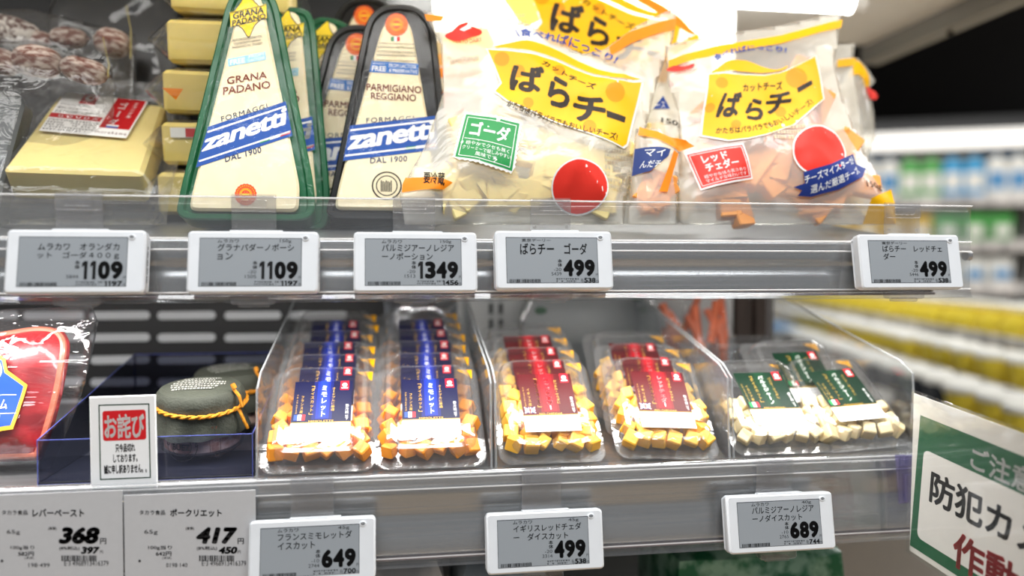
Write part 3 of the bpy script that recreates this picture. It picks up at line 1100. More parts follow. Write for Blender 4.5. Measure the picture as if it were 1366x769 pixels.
def bara(pr, S=lambda x, y: (x, y), stamp=True, badge=True, upper=True):
    Q = lambda *p: [S(*q) for q in p]
    body = Q((646, 73), (655, 96), (664, 122), (655, 133), (671, 148), (700, 160), (742, 178), (790, 194), (828, 205), (834, 200), (842, 168), (850, 138), (856, 114), (840, 117), (818, 117), (790, 110), (764, 100), (738, 88), (712, 80), (680, 76))
    pr.poly(body, WHITE_INK, 0)
    c = Vector((sum(p[0] for p in body) / len(body), sum(p[1] for p in body) / len(body)))
    pr.poly([tuple(c + (Vector(p) - c) * .972) for p in body], YP, 1)
    hump = Q(*smoothline([(660, 70), (680, 65), (700, 60), (722, 66), (745, 78), (768, 93), (792, 105), (820, 113), (838, 110), (810, 108), (786, 98), (764, 84), (742, 74), (716, 72)], 3, True))
    pr.poly(Q(*smoothline([(656, 71), (676, 66), (700, 60), (722, 63), (748, 74), (776, 89), (802, 103), (826, 108), (852, 111), (820, 114), (790, 107), (764, 96), (738, 84), (712, 76), (680, 73)], 3, True)), YP, 1)
    for x, y, a in ((667, 88, 10), (688, 105, 9), (815, 133, 13), (780, 180, 9), (700, 150, 7), (742, 104, 8)):
        pr.poly(Q(*ell(x, y, a, a, 18)), YP2, 2)
    pr.arc('カットチーズ', S(718, 96), S(752, 118), S(787, 131), 9, DK, 3, 0.03)
    for ch, x0, y0, x1, y1, sh in (('ば', 678, 95, 722, 137, 0), ('ら', 727, 113, 756, 156, 0), ('チ', 760, 137, 803, 176, 0)):
        pr.text(ch, Q((x0, y0 - 2), (x1, y0 + 6), (x1 - 2, y1 + 3), (x0 - 2, y1 - 5)), DK, 3, 0.04, 0.08)
    pr.poly(Q((803, 158), (830, 164), (828, 172), (803, 167)), DK, 3)
    pr.arc('かたちはバラバラでもおいしいチーズ!', S(671, 155), S(735, 182), S(817, 197), 9.5, DK, 3, 0.022)
    if upper:
        pr.arc('食べればにっこり!', S(692, 54), S(760, 54), S(817, 91), 13, JB, 3, 0.03)
        pr.line(Q((686, 44), (691, 55)), 1.6, JB, 3)
    bird = Q(*smoothline([(593, 50), (604, 45), (612, 37), (624, 33), (622, 40), (630, 40), (641, 46), (640, 52), (628, 57), (612, 60), (601, 57)], 3, True))
    pr.poly(bird, JR, 2)
    pr.poly(Q((612, 45), (625, 36), (628, 42), (618, 48)), WHITE_INK, 3)
    pr.arc('TOKYO DAIRY', S(603, 60), S(622, 68), S(642, 62), 5.5, JR, 3, 0.01)
    if stamp:
        a = Q((620, 161), (688, 179), (678, 241), (605, 220))
        A, B, C, D = [Vector(p) for p in a]
        sc = []
        for p, q in ((A, B), (B, C), (C, D), (D, A)):
            n = Vector(((q - p).y, -(q - p).x)).normalized()
            for k in range(22):
                sc.append(tuple(p + (q - p) * k / 22 + n * (2.2 if k % 2 else 3.8)))
        pr.poly(sc, WHITE_INK, 2)
        pr.poly([A, B, C, D], JG, 3)
        ins = lambda x, y: tuple((A * (1 - x) + B * x) * (1 - y) + (D * (1 - x) + C * x) * y)
        q4 = lambda x0, y0, x1, y1: [ins(x0, y0), ins(x1, y0), ins(x1, y1), ins(x0, y1)]
        pr.line(q4(.05, .06, .95, .95), .8, WHITE_INK, 4, True)
        pr.text('ゴーダ', q4(.14, .14, .86, .48), WHITE_INK, 5, 0.03)
        pr.line([ins(.08, .55), ins(.92, .55)], .8, WHITE_INK, 5)
        pr.text('穏やかでクセも無く', q4(.12, .60, .9, .69), WHITE_INK, 5); pr.text('クリーミーで親しみやすい', q4(.08, .71, .94, .80), WHITE_INK, 5); pr.text('風味です', q4(.32, .82, .7, .91), WHITE_INK, 5)
    if badge:
        pr.poly(Q(*ell(768, 258, 38, 33, 36)), WHITE_INK, 2)
        pr.poly(Q(*ell(768, 258, 36, 31, 36)), JR, 3)


def items_J(pr):
    bara(pr)
    pr.poly([(537, 246), (541, 238), (582, 245), (602, 254), (590, 262), (536, 258)], OP, 1)
    pr.text('要冷蔵', [(565, 234), (592, 240), (591, 258), (564, 251)], INK, 3, 0.02)
    pr.poly([(812, 64), (838, 44), (902, 25), (900, 40), (842, 60), (814, 76)], OP, 1)
    pr.poly([(566, 20), (592, 24), (588, 31), (569, 29)], OP, 1)
    gr = ink(170, 165, 150)
    pr.dashes(600, 82, 640, 90, 1, gr, 2, 3); pr.dashes(800, 205, 850, 260, 7, gr, 2, 4); pr.dashes(640, 20, 700, 44, 4, ink(205, 196, 150), 2, 6)


plJ = upl(690, 0.050, 15)
OUT_J = [(540, 300), (533, 262), (537, 248), (566, 197), (583, 150), (592, 120), (588, 60), (564, 14), (600, 20), (640, 20), (675, 24), (706, 32), (740, 52), (776, 72), (806, 66), (850, 34), (903, 8), (899, 50), (880, 100), (862, 170), (846, 230), (836, 265), (832, 300)]
bag('large clear and yellow bag of cut gouda with a green stamp, standing in front', plJ, OUT_J, 0.024, 0.05, items_J, PIECE, 40, 3, psize=1.3)


def items_K(pr):
    S = lambda x, y: (x * 1.0 + 55, y - 86)
    bara(pr, S, False, False, True)
    pr.poly([(850, -8), (905, 24), (930, 48), (915, 46), (846, 4)], OP, 2)
    pr.poly([(700, 40), (690, 30), (665, -12), (700, -40), (880, -30)], ink(252, 226, 120), 0)
    pr.poly([(588, 60), (620, 40), (650, 40), (660, 60), (640, 90)], ink(248, 224, 90), 0)


plK = upl(770, 0.092, 15)
bag('yellow cheese bag directly behind the large gouda bag, only its top showing', plK,
    [(672, 300), (660, 120), (664, 20), (694, -44), (880, -36), (925, 46), (900, 160), (860, 300)], 0.018, 0.045, items_K, PIECE, 6, 4)


def items_L(pr):
    pr.poly(smoothline([(886, 94), (895, 89), (910, 91), (924, 90), (918, 98), (896, 99)], 3, True), JR, 2)
    pr.text('TOKYO DAIRY', (892, 101, 925, 105), JR, 3)
    pr.poly([(868, 150), (880, 134), (888, 152)], JB, 2); pr.text('ース', (871, 142, 882, 150), WHITE_INK, 3)
    pr.text('150g', [(877, 163), (905, 172), (904, 181), (876, 172)], INK, 3, 0.02)
    pr.poly([(888, 112), (896, 122), (888, 124)], JR, 2)
    pr.poly([(880, 74), (930, 46), (932, 56), (886, 84)], YP, 1)


plL = upl(890, 0.078, 13)
bag('pale cheese bag wedged behind the two big bags, marked 150g', plL,
    [(850, 300), (846, 200), (858, 100), (880, 66), (930, 44), (950, 60), (945, 170), (940, 300)], 0.016, 0.03, items_L, PIECE, 12, 5)


def items_L2(pr):
    pr.poly([(846, 200), (890, 204), (886, 214), (862, 234), (842, 236)], ink(40, 60, 120), 2)
    pr.text('マイ', [(857, 203), (882, 206), (880, 216), (855, 213)], WHITE_INK, 3, .01); pr.text('んだチ', [(852, 219), (876, 221), (872, 230), (850, 228)], WHITE_INK, 3, .01)
    pr.poly([(852, 170), (912, 190), (922, 200), (905, 203), (850, 182)], OP, 1)
    pr.poly([(896, 204), (904, 206), (884, 262), (872, 262)], OP, 1)


plL2 = upl(872, 0.040, 12)
bag('small orange edged cheese bag slumped low between the two big bags', plL2,
    [(838, 300), (842, 230), (848, 172), (880, 172), (906, 196), (905, 230), (902, 300)], 0.012, 0.02, items_L2, PIECE_O, 8, 6, psize=.8)


def items_M(pr):
    body = [(939, 108), (936, 140), (931, 186), (945, 192), (961, 198), (985, 197), (1008, 192), (1045, 178), (1089, 140), (1085, 110), (1081, 82), (1064, 92), (1045, 102), (1030, 108), (1010, 112), (985, 110), (960, 106)]
    c = Vector((1010, 145))
    pr.poly([tuple(c + (Vector(p) - c) * 1.03) for p in body], WHITE_INK, 0)
    pr.poly(body, YP, 1)
    pr.poly(smoothline([(942, 106), (952, 98), (966, 88), (980, 87), (996, 92), (1012, 101), (1028, 103), (1042, 97), (1036, 103), (1014, 108), (990, 106), (966, 102)], 3, True), YP, 2)
    for x, y, a in ((955, 120, 8), (1052, 114, 14), (940, 152, 6), (970, 178, 6), (1030, 160, 7)):
        pr.poly(ell(x, y, a, a, 18), YP2, 2)
    pr.text('カットチーズ', [(981, 123), (1033, 119), (1033, 131), (981, 134)], DK, 3, 0.03)
    for ch, q in (('ば', [(954, 133), (980, 134), (975, 170), (946, 166)]), ('ら', [(988, 143), (1008, 143), (1005, 176), (980, 170)]), ('チ', [(1012, 136), (1046, 132), (1042, 162), (1008, 164)])):
        pr.text(ch, q, DK, 3, 0.04, 0.1)
    pr.poly([(1052, 128), (1072, 117), (1073, 123), (1053, 135)], DK, 3)
    pr.arc('かたちはバラバラでもおいしいチーズ!', (946, 187), (1010, 200), (1073, 149), 8.5, DK, 3, 0.022)
    pr.arc('食べればにっこり!', (950, 88), (990, 66), (1042, 78), 9, JB, 3, 0.03)
    pr.poly([(891, 82), (950, 66), (1040, 50), (1123, 27), (1121, 38), (1040, 62), (950, 79), (891, 92)], YP, 1)
    pr.poly(smoothline([(888, 94), (898, 90), (910, 93), (922, 91), (916, 97), (898, 98)], 3, True), JR, 2)
    pr.text('TOKYO DAIRY', [(898, 100), (925, 97), (925, 100), (898, 103)], JR, 3)
    A, B, C, D = [Vector(p) for p in ((914, 209), (977, 206), (990, 247), (929, 258))]
    ins = lambda x, y: tuple((A * (1 - x) + B * x) * (1 - y) + (D * (1 - x) + C * x) * y)
    q4 = lambda x0, y0, x1, y1: [ins(x0, y0), ins(x1, y0), ins(x1, y1), ins(x0, y1)]
    pr.poly(q4(-.03, -.05, 1.03, 1.05), WHITE_INK, 1); pr.poly([A, B, C, D], JR, 2); pr.line(q4(.03, .05, .97, .95), .8, WHITE_INK, 3, True)
    pr.text('レッド', q4(.2, .12, .66, .36), WHITE_INK, 4, .03); pr.text('チェダー', q4(.2, .36, .82, .62), WHITE_INK, 4, .03)
    pr.text('穏やかなほろ苦さあり', q4(.12, .68, .92, .78), WHITE_INK, 4); pr.text('マイルドな味わいです', q4(.12, .8, .92, .91), WHITE_INK, 4)
    pr.poly(ell(1077, 214, 37, 34, 36), WHITE_INK, 1); pr.poly(ell(1077, 214, 35, 32, 36), JR, 2)
    pr.poly([(1045, 260), (1058, 256), (1054, 243), (1090, 232), (1126, 214), (1130, 228), (1147, 230), (1136, 246), (1105, 262), (1070, 271), (1052, 270), (1056, 264)], ink(36, 56, 128), 3)
    pr.arc('チーズマイスターが', (1058, 257), (1094, 247), (1128, 226), 10, WHITE_INK, 5, 0.01)
    pr.arc('選んだ厳選チーズ', (1068, 268), (1106, 259), (1134, 240), 10, WHITE_INK, 5, 0.01)
    pr.text('150g', [(1140, 250), (1170, 248), (1170, 260), (1140, 262)], INK, 5, 0.02)
    pr.poly([(1150, 272), (1170, 262), (1186, 254), (1192, 272), (1194, 300), (1150, 300)], YP, 1)
    pr.dashes(1010, 178, 1080, 200, 3, ink(214, 196, 160), 1, 7)


plM = upl(1045, 0.050, 15)
OUT_M = [(905, 300), (904, 262), (907, 211), (905, 150), (890, 110), (888, 60), (950, 48), (1040, 34), (1122, 16), (1118, 60), (1113, 90), (1131, 150), (1158, 211), (1190, 269), (1194, 300)]
bag('large clear and yellow bag of orange cheddar with a blue ribbon, near the free end', plM, OUT_M, 0.024, 0.05, items_M, PIECE_O, 44, 8, region=.72, psize=1.3)


def items_N(pr):
    pr.poly([(1113, 84), (1140, 78), (1139, 88), (1112, 94)], YP, 1)


plN = upl(1125, 0.085, 14)
bag('cheese bag behind the orange cheddar bag, its clear flap sticking up', plN,
    [(1070, 300), (1075, 120), (1090, 62), (1141, 58), (1138, 90), (1148, 160), (1170, 300)], 0.014, 0.03, items_N, PIECE, 6, 9)


def items_N2(pr):
    pr.poly([(1131, 104), (1141, 80), (1150, 92), (1158, 116), (1150, 120), (1140, 102)], YP, 1)
    pr.poly(smoothline([(1151, 120), (1158, 118), (1166, 126), (1167, 134), (1157, 133), (1152, 127)], 3, True), JR, 2)
    pr.text('TOKYO', (1153, 134, 1166, 138), INK, 3)


plN2 = upl(1140, 0.125, 12)
bag('pale cheese bag hindmost by the dark gap, its top flap folded over', plN2,
    [(1085, 300), (1100, 150), (1126, 108), (1143, 76), (1158, 92), (1168, 108), (1160, 118), (1166, 150), (1168, 185), (1155, 215), (1155, 300)], 0.02, 0.025, items_N2, PIECE, 10, 10)

# orange and white pack seen in the gap beside the black wedge pack
plO = upl(588, 0.16, 12)
t = thing('sliced_cheese_pack', 'orange and white cheese pack in the gap behind the black wedge pack', 'cheese pack', plO.mat())
o = roundpoly(floor_clip(plO.pts([(560, 300), (558, 40), (640, 36), (645, 300)])), .004)
mb = MB(); mb.slab(o, -0.02, 0, ink(240, 232, 214), .003); mb.build('wrapper', t)
pr = Print(plO.uv, base=.0001)
pr.rect(561, 56, 640, 72, ink(214, 190, 140), 1); pr.rect(561, 90, 642, 104, OP, 1); pr.rect(561, 122, 642, 150, ink(226, 110, 40), 1); pr.rect(561, 72, 640, 88, ink(236, 170, 90), 1)
pr.build('label', t)

# ------------------------------------------------------------------ gouda slab in a pouch, at the left
GOUDA = mat('gouda_cheese', (247, 226, 148), 0.42, sss=0.2, var=0.04, scale=30)
SL = upl(120, 0.058, 48, 3)
t = thing('gouda_slab_pack', 'square gouda slab in a clear pouch with white and red label, lying in front', 'cheese pack', SL.mat())
po = floor_clip(SL.pts([(-22, 300), (-14, 240), (36, 112), (60, 104), (250, 112), (262, 128), (226, 262), (222, 300)]), 0.0)
cq = SL.pts([(80, 134), (222, 148), (192, 240), (6, 234)])
mb = MB(); mb.slab(roundpoly(cq, .004), -0.024, 0.006, GOUDA, .003); mb.build('cheese_slab', t)
pr = Print(SL.uv, base=.0090)
A, B, C, D = [Vector(p) for p in ((91, 135), (200, 148), (171, 197), (56, 187))]
ins = lambda x, y: tuple((A * (1 - x) + B * x) * (1 - y) + (D * (1 - x) + C * x) * y)
q4 = lambda x0, y0, x1, y1: [ins(x0, y0), ins(x1, y0), ins(x1, y1), ins(x0, y1)]
pr.poly([A, B, C, D], ink(246, 244, 240), 0)
rd = ink(190, 28, 34)
pr.poly(q4(.23, 0, .42, .24), rd, 1); pr.poly([ins(*p) for p in ell(.325, .09, .05, .07, 14)], WHITE_INK, 2); pr.poly([ins(*p) for p in ell(.335, .085, .028, .035, 14)], rd, 3); pr.rect(0, 0, 0, 0, rd, 0) if False else None
pr.text('MURAKAWA', q4(.26, .175, .39, .205), WHITE_INK, 3)
pr.text('マイルドな風味とナッティな', q4(.03, .26, .58, .33), ink(70, 60, 60), 3); pr.text('味わいが人気のチーズ。その', q4(.03, .35, .58, .42), ink(70, 60, 60), 3); pr.text('ままでも料理にも最適です。', q4(.03, .44, .56, .51), ink(70, 60, 60), 3)
pr.poly(q4(0, .53, .61, .64), rd, 1); pr.text('GOUDA', q4(.1, .555, .56, .62), WHITE_INK, 3, .01, 0, 1.7)
pr.dashes(0, 0, 0, 0, 0, INK) if False else None
P2 = Print(lambda x, y: SL.uv(*ins(x, y)), base=.0090)
P2.dashes(.02, .67, .6, .97, 5, ink(120, 116, 112), 3, 4)
pr.poly(q4(.63, 0, .98, .78), rd, 1)
pr.vtext('ゴーダ', 0, 0, 1, 1, WHITE_INK) if False else None
for k, ch in enumerate('ゴーダ'):
    y = .1 + k * .22
    pr.text(ch, q4(.705, y, .80, y + .17) if ch != 'ー' else q4(.745, y, .765, y + .16), WHITE_INK, 3, .02)
for k, ch in enumerate('オランダ産'):
    pr.text(ch, q4(.86, .07 + k * .085, .91, .135 + k * .085), WHITE_INK, 3)
pr.poly(q4(.70, .65, .84, .69), rd, 3); pr.poly(q4(.70, .69, .84, .73), WHITE_INK, 3); pr.poly(q4(.70, .73, .84, .77), ink(40, 90, 170), 3)
pr.text('murakawa', q4(.62, .86, .98, .93), ink(110, 70, 60), 3, 0, 0, 1.2)
pr.items += P2.items
pr.build('label', t)
dO, dC = dist_fn(po), dist_fn(cq)
insq = lambda u, v: all(((cq[(i + 1) % 4][0] - cq[i][0]) * (v - cq[i][1]) - (cq[(i + 1) % 4][1] - cq[i][1]) * (u - cq[i][0])) * (1 if area2(cq) > 0 else -1) > 0 for i in range(4))
def Hs(u, v):
    k = min(1, dO(u, v) / .012)
    w = 0.0028 * k * noise.noise((u * 60, v * 60, 2.0))
    if insq(u, v): return 0.0078 + 0.0006 * noise.noise((u * 90, v * 90, 1))
    q = max(0, 1 - dC(u, v) / 0.014)
    return k * (0.0078 * q * q + w * (1 - q)) - .004 * k * (1 - q)
sheet('pouch_front', po, Hs, POUCH, t, .0035)
sheet('pouch_back', po, lambda u, v: -0.026 * min(1, dO(u, v) / .022), POUCH, t, .006)

# stack of yellow slab packs behind it
for k, (x, w, yw, lab) in enumerate(((292, .094, 4, 'yellow gouda block at the bottom of the stack by the green pack'), (294, .092, -3, 'yellow gouda block second from the bottom of the stack'),
                                     (298, .092, 3, 'yellow gouda block in the middle of the stack, level with the salami bags'), (304, .094, -2, 'yellow gouda block second from the top of the stack'), (310, .094, 2, 'yellow gouda block on top of the stack, at the upper edge'))):
    Y = 0.128
    z = up_z(Y) + 0.0005 + k * 0.0415 + .006
    M = Matrix.Translation((at_y(x, 200, Y).x, Y, z)) @ Matrix.Rotation(R(yw), 4, 'Z') @ Matrix.Rotation(INC_U, 4, 'X')
    t = thing('gouda_block_pack', lab, 'cheese pack', M, 'stacked yellow gouda blocks')
    mb = MB(); mb.slab(rrect(-w / 2, 0, w / 2, 0.075, .004), 0, 0.034, mat('aged_gouda', (232, 208, 118), 0.4, sss=.15, var=.08, scale=40), .003); mb.build('cheese_block', t)
    mb = MB()
    N = 36
    def ringz(s, z, wv):
        P = [(cos(2 * pi * a / N), sin(2 * pi * a / N)) for a in range(N)]
        return [((w / 2 + s) * max(-1, min(1, c * 1.35)) , .0375 + (.0375 + s) * max(-1, min(1, d * 1.35)), z + wv * noise.noise((c * 3, d * 3, k))) for c, d in P]
    mb.rings([ringz(-.004, -.0008, 0), ringz(.002, .004, .001), ringz(.012, .016, .004), ringz(.0125, .0175, .004), ringz(.003, .030, .002), ringz(-.006, .0362, 0)], POUCH)
    mb.build('pouch', t)
    pr = Print(lambda x, y: (x, y), base=.0352)
    pr.rect(-.03, .008, .03, .05, WHITE_INK, 1); pr.rect(0.008, .008, .03, .05, rd, 2)
    pr.build('label', t)
    mb = MB()
    mb.add([(-w / 2 + .008, -.0012, .022), (w / 2 - .008, -.0012, .022), (w / 2 - .008, -.0012, .030), (-w / 2 + .008, -.0012, .030)], [[0, 1, 2, 3]], ink(240, 238, 232))
    for a in range(3):
        x0 = -w / 2 + .02 + a * .024
        mb.add([(x0, -.0014, .0225), (x0 + .008, -.0014, .0225), (x0 + .008, -.0014, .0295), (x0, -.0014, .0295)], [[0, 1, 2, 3]], rd)
    if k in (1, 4): mb.build('side_strip', t)
    mb = MB(); mb.add([(-w / 2 + .002, -.010, .019), (-w / 2 + .018, -.010, .019), (-w / 2 + .012, -.010, .010)], [[0, 1, 2]], OP)
    if k == 2: mb.build('open_mark', t)

# salami pouches behind the gouda slab
SAL = mat('salami_mould', (226, 218, 208), 0.75, c2=(96, 62, 54), scale=170, bump=.5, bscale=200)
SAL2 = mat('salami_brown', (206, 190, 178), 0.75, c2=(120, 74, 62), scale=120, bump=.5, bscale=160, stretch=(1, 2.2, 1))
SPOUCH = film('salami_pouch_film', (242, 242, 242), 0.03, 0.035, 0.6, 0.08, 0.7, 34)


def salami_bag(label, Y, px, outline, sticks):
    p = upl(px, Y, 8)
    t = thing('salami_pouch', label, 'salami pouch', p.mat(), 'salami pouches')
    o = floor_clip(p.pts(outline))
    for k, (x, y, rx, ry, rot, m) in enumerate(sticks):
        u, v = p.uv(x, y)
        s = (EYE - p.O).length / F
        mb = MB()
        pr_ = [(ry * s * max(0.06, sin(pi * q / 12)) ** .62, rx * s * -cos(pi * q / 12)) for q in range(13)]
        mb.lathe(pr_, m, 22, lambda i, a: .0009 * noise.noise((cos(a) * 2, sin(a) * 2, i * .7 + k)))
        mb.tube([(0, 0, -rx * s * 1.0), (0, .001, -rx * s * 1.14)], ry * s * .14, m, 8); mb.tube([(0, 0, rx * s * 1.0), (0, .001, rx * s * 1.14)], ry * s * .14, m, 8)
        b = mb.build('salami', t)
        b.matrix_local = Matrix.Translation((u, v, 0)) @ Matrix.Rotation(R(-rot), 4, 'Z') @ Matrix.Rotation(R(90), 4, 'Y')
    H = pillow(o, .018, .03, .003, 26, 3)
    sheet('pouch', o, [H, lambda u, v: -H(u, v)], SPOUCH, t, .006)
    pr = Print(p.uv, H, base=.0004)
    x = outline[4][0] - 4
    pr.line([(x, outline[3][1] + 6), (x, outline[5][1] - 10)], 1.2, ink(190, 176, 110), 2)
    pr.build('seal_edge', t)


salami_bag('salami pouch at the back left, holding one pale speckled and two brown salamis', 0.178, 60,
           [(-60, 300), (-60, 20), (-20, 12), (40, 12), (180, 46), (182, 90), (182, 150), (150, 300)],
           [(10, 40, 36, 17, 12, SAL), (92, 50, 20, 12, 4, SAL2), (150, 57, 19, 17, 14, SAL2), (50, 52, 16, 10, 8, SAL2)])
salami_bag('salami pouch just above the gouda slab, holding three brown salamis', 0.138, 50,
           [(-60, 300), (-60, 62), (-20, 56), (50, 54), (150, 88), (152, 115), (152, 180), (120, 300)],
           [(2, 82, 20, 15, 20, SAL2), (50, 82, 26, 19, 6, SAL2), (112, 94, 26, 15, 14, SAL2)])

# dark tray pack behind the salami
plE = upl(150, 0.225, 6)
t = thing('dark_meat_pack', 'dark tray pack with shiny clear wrap behind the salami pouches', 'meat pack', plE.mat())
o = roundpoly(floor_clip(plE.pts([(66, 300), (62, 12), (90, -30), (232, -40), (236, 4), (228, 300)])), .01)
mb = MB(); mb.slab(o, -.02, 0, mat('dark_tray', (14, 16, 18), .35), .003); mb.build('tray', t)
H = pillow(o, .009, .014, .004, 40, 8)
sheet('wrap_film', o, H, LIDCALM, t, .005)
# small clear tub at the frame's left edge, beside the gouda slab
plT = upl(-5, 0.09, 20)
t = thing('clear_tub', 'clear plastic tub cut by the frame edge beside the gouda slab', 'tub', plT.mat())
o = roundpoly(floor_clip(plT.pts([(-60, 300), (-60, 124), (22, 122), (30, 132), (0, 240), (-8, 300)])), .006)
mb = MB(); mb.slab(o, -.024, -.003, mat('tub_grey', (74, 78, 80), .4), .003); mb.build('tray', t)
sheet('lid_film', o, lambda u, v: 0.0, POUCH, t, .008)
# ================================================================== LOWER SHELF
GOLD = ink(200, 160, 70, 0.4)
RACK_INC = R(16)
RACK_Y = 0.008
TW, TH = 0.081, 0.100


def rack_z(y): return lo_z(RACK_Y) + 0.0018 + (y - RACK_Y) * tan(RACK_INC)


def px_x(px, py, Y): return at_y(px, py, Y).x


def acrylic_rack(px0, px1, label, py0, py1):
    x0, x1 = px_x(px0, py0, RACK_Y), px_x(px1, py1, RACK_Y)
    t = thing('acrylic_rack', label, 'rack', Matrix.Translation(((x0 + x1) / 2, RACK_Y, lo_z(RACK_Y) + .0004)), 'clear acrylic racks of the diced cheese packs')
    w, D, h = (x1 - x0) / 2, 0.25, 0.064
    mb = MB(); prof_x(mb, [(-.001, 0), (D, D * tan(RACK_INC)), (D, D * tan(RACK_INC) + .0016), (-.001, .0016)], -w, w, CLEAR); mb.build('sloping_floor', t)
    for s in (-1, 1):
        mb = MB(); xa = s * (w - .0008)
        P = [(-.001, 0), (D, D * tan(INC_L) * 0 + 0.006), (D, D * tan(RACK_INC) + h * .8), (0.02, h * 1.05 + .02 * tan(RACK_INC)), (0.004, h)]
        prof_x(mb, P, xa - .0009, xa + .0009, CLEAR)
        o = mb.build('side_wall', t)
        mb = MB(); mb.tube([(xa, -.001, 0), (xa, .004, h), (xa, .02, h * 1.05 + .02 * tan(RACK_INC)), (xa, D, D * tan(RACK_INC) + h * .8)], .0009, film('acrylic_edge', (255, 255, 255), .25, .15, .7, .05, 0, hcol=(225, 228, 230)), 6)
        e = mb.build('edge', o)
    return t


acrylic_rack(341, 657, 'clear acrylic rack holding the packs of orange cubes with navy labels', 634, 630)
acrylic_rack(660, 974, 'clear acrylic rack holding the packs of yellow cubes with red labels', 628, 612)
acrylic_rack(977, 1222, 'clear acrylic rack holding the packs of pale cubes with green labels', 610, 600)

CUBE = {'orange': mat('orange_cube_cheese', (250, 158, 48), 0.45, sss=0.15, var=0.06, scale=60),
        'yellow': mat('yellow_cube_cheese', (254, 192, 64), 0.45, sss=0.15, var=0.05, scale=60),
        'pale': mat('pale_cube_cheese', (238, 218, 170), 0.5, sss=0.15, var=0.06, scale=60)}


def flag(pr, kind, x0, y0, x1, y1):
    if kind == 'fr':
        for k, c in enumerate((ink(40, 70, 160), WHITE_INK, ink(210, 40, 50))): pr.rect(x0 + (x1 - x0) * k / 3, y0, x0 + (x1 - x0) * (k + 1) / 3, y1, c, 4)
    elif kind == 'it':
        for k, c in enumerate((ink(30, 130, 70), WHITE_INK, ink(210, 40, 50))): pr.rect(x0 + (x1 - x0) * k / 3, y0, x0 + (x1 - x0) * (k + 1) / 3, y1, c, 4)
    else:
        W, H = x1 - x0, y1 - y0
        pr.rect(x0, y0, x1, y1, ink(30, 44, 110), 4)
        for a, b in (((x0, y0), (x1, y1)), ((x0, y1), (x1, y0))): pr.line([a, b], H * .16, WHITE_INK, 5); pr.line([a, b], H * .06, RED, 6)
        pr.rect(x0 + W * .38, y0, x0 + W * .62, y1, WHITE_INK, 7); pr.rect(x0, y0 + H * .33, x1, y0 + H * .67, WHITE_INK, 7)
        pr.rect(x0 + W * .44, y0, x0 + W * .56, y1, RED, 8); pr.rect(x0, y0 + H * .42, x1, y0 + H * .58, RED, 8)


LAB = {'orange': ((12, 14, 52), (24, 52, 170), 'ミモレット', 'オードブルに最適', 'フランス産', 'MIMOLETTE', 'fr'),
       'yellow': ((74, 3, 10), (176, 10, 26), 'レッドチェダー', 'おつまみ・サラダに', 'イギリス産', 'RED CHEDDAR', 'uk'),
       'pale': ((5, 36, 21), (10, 54, 31), 'パルミジャーノ', 'パスタ・サラダに', 'イタリア産', 'PARMIGIANO REGGIANO', 'it')}


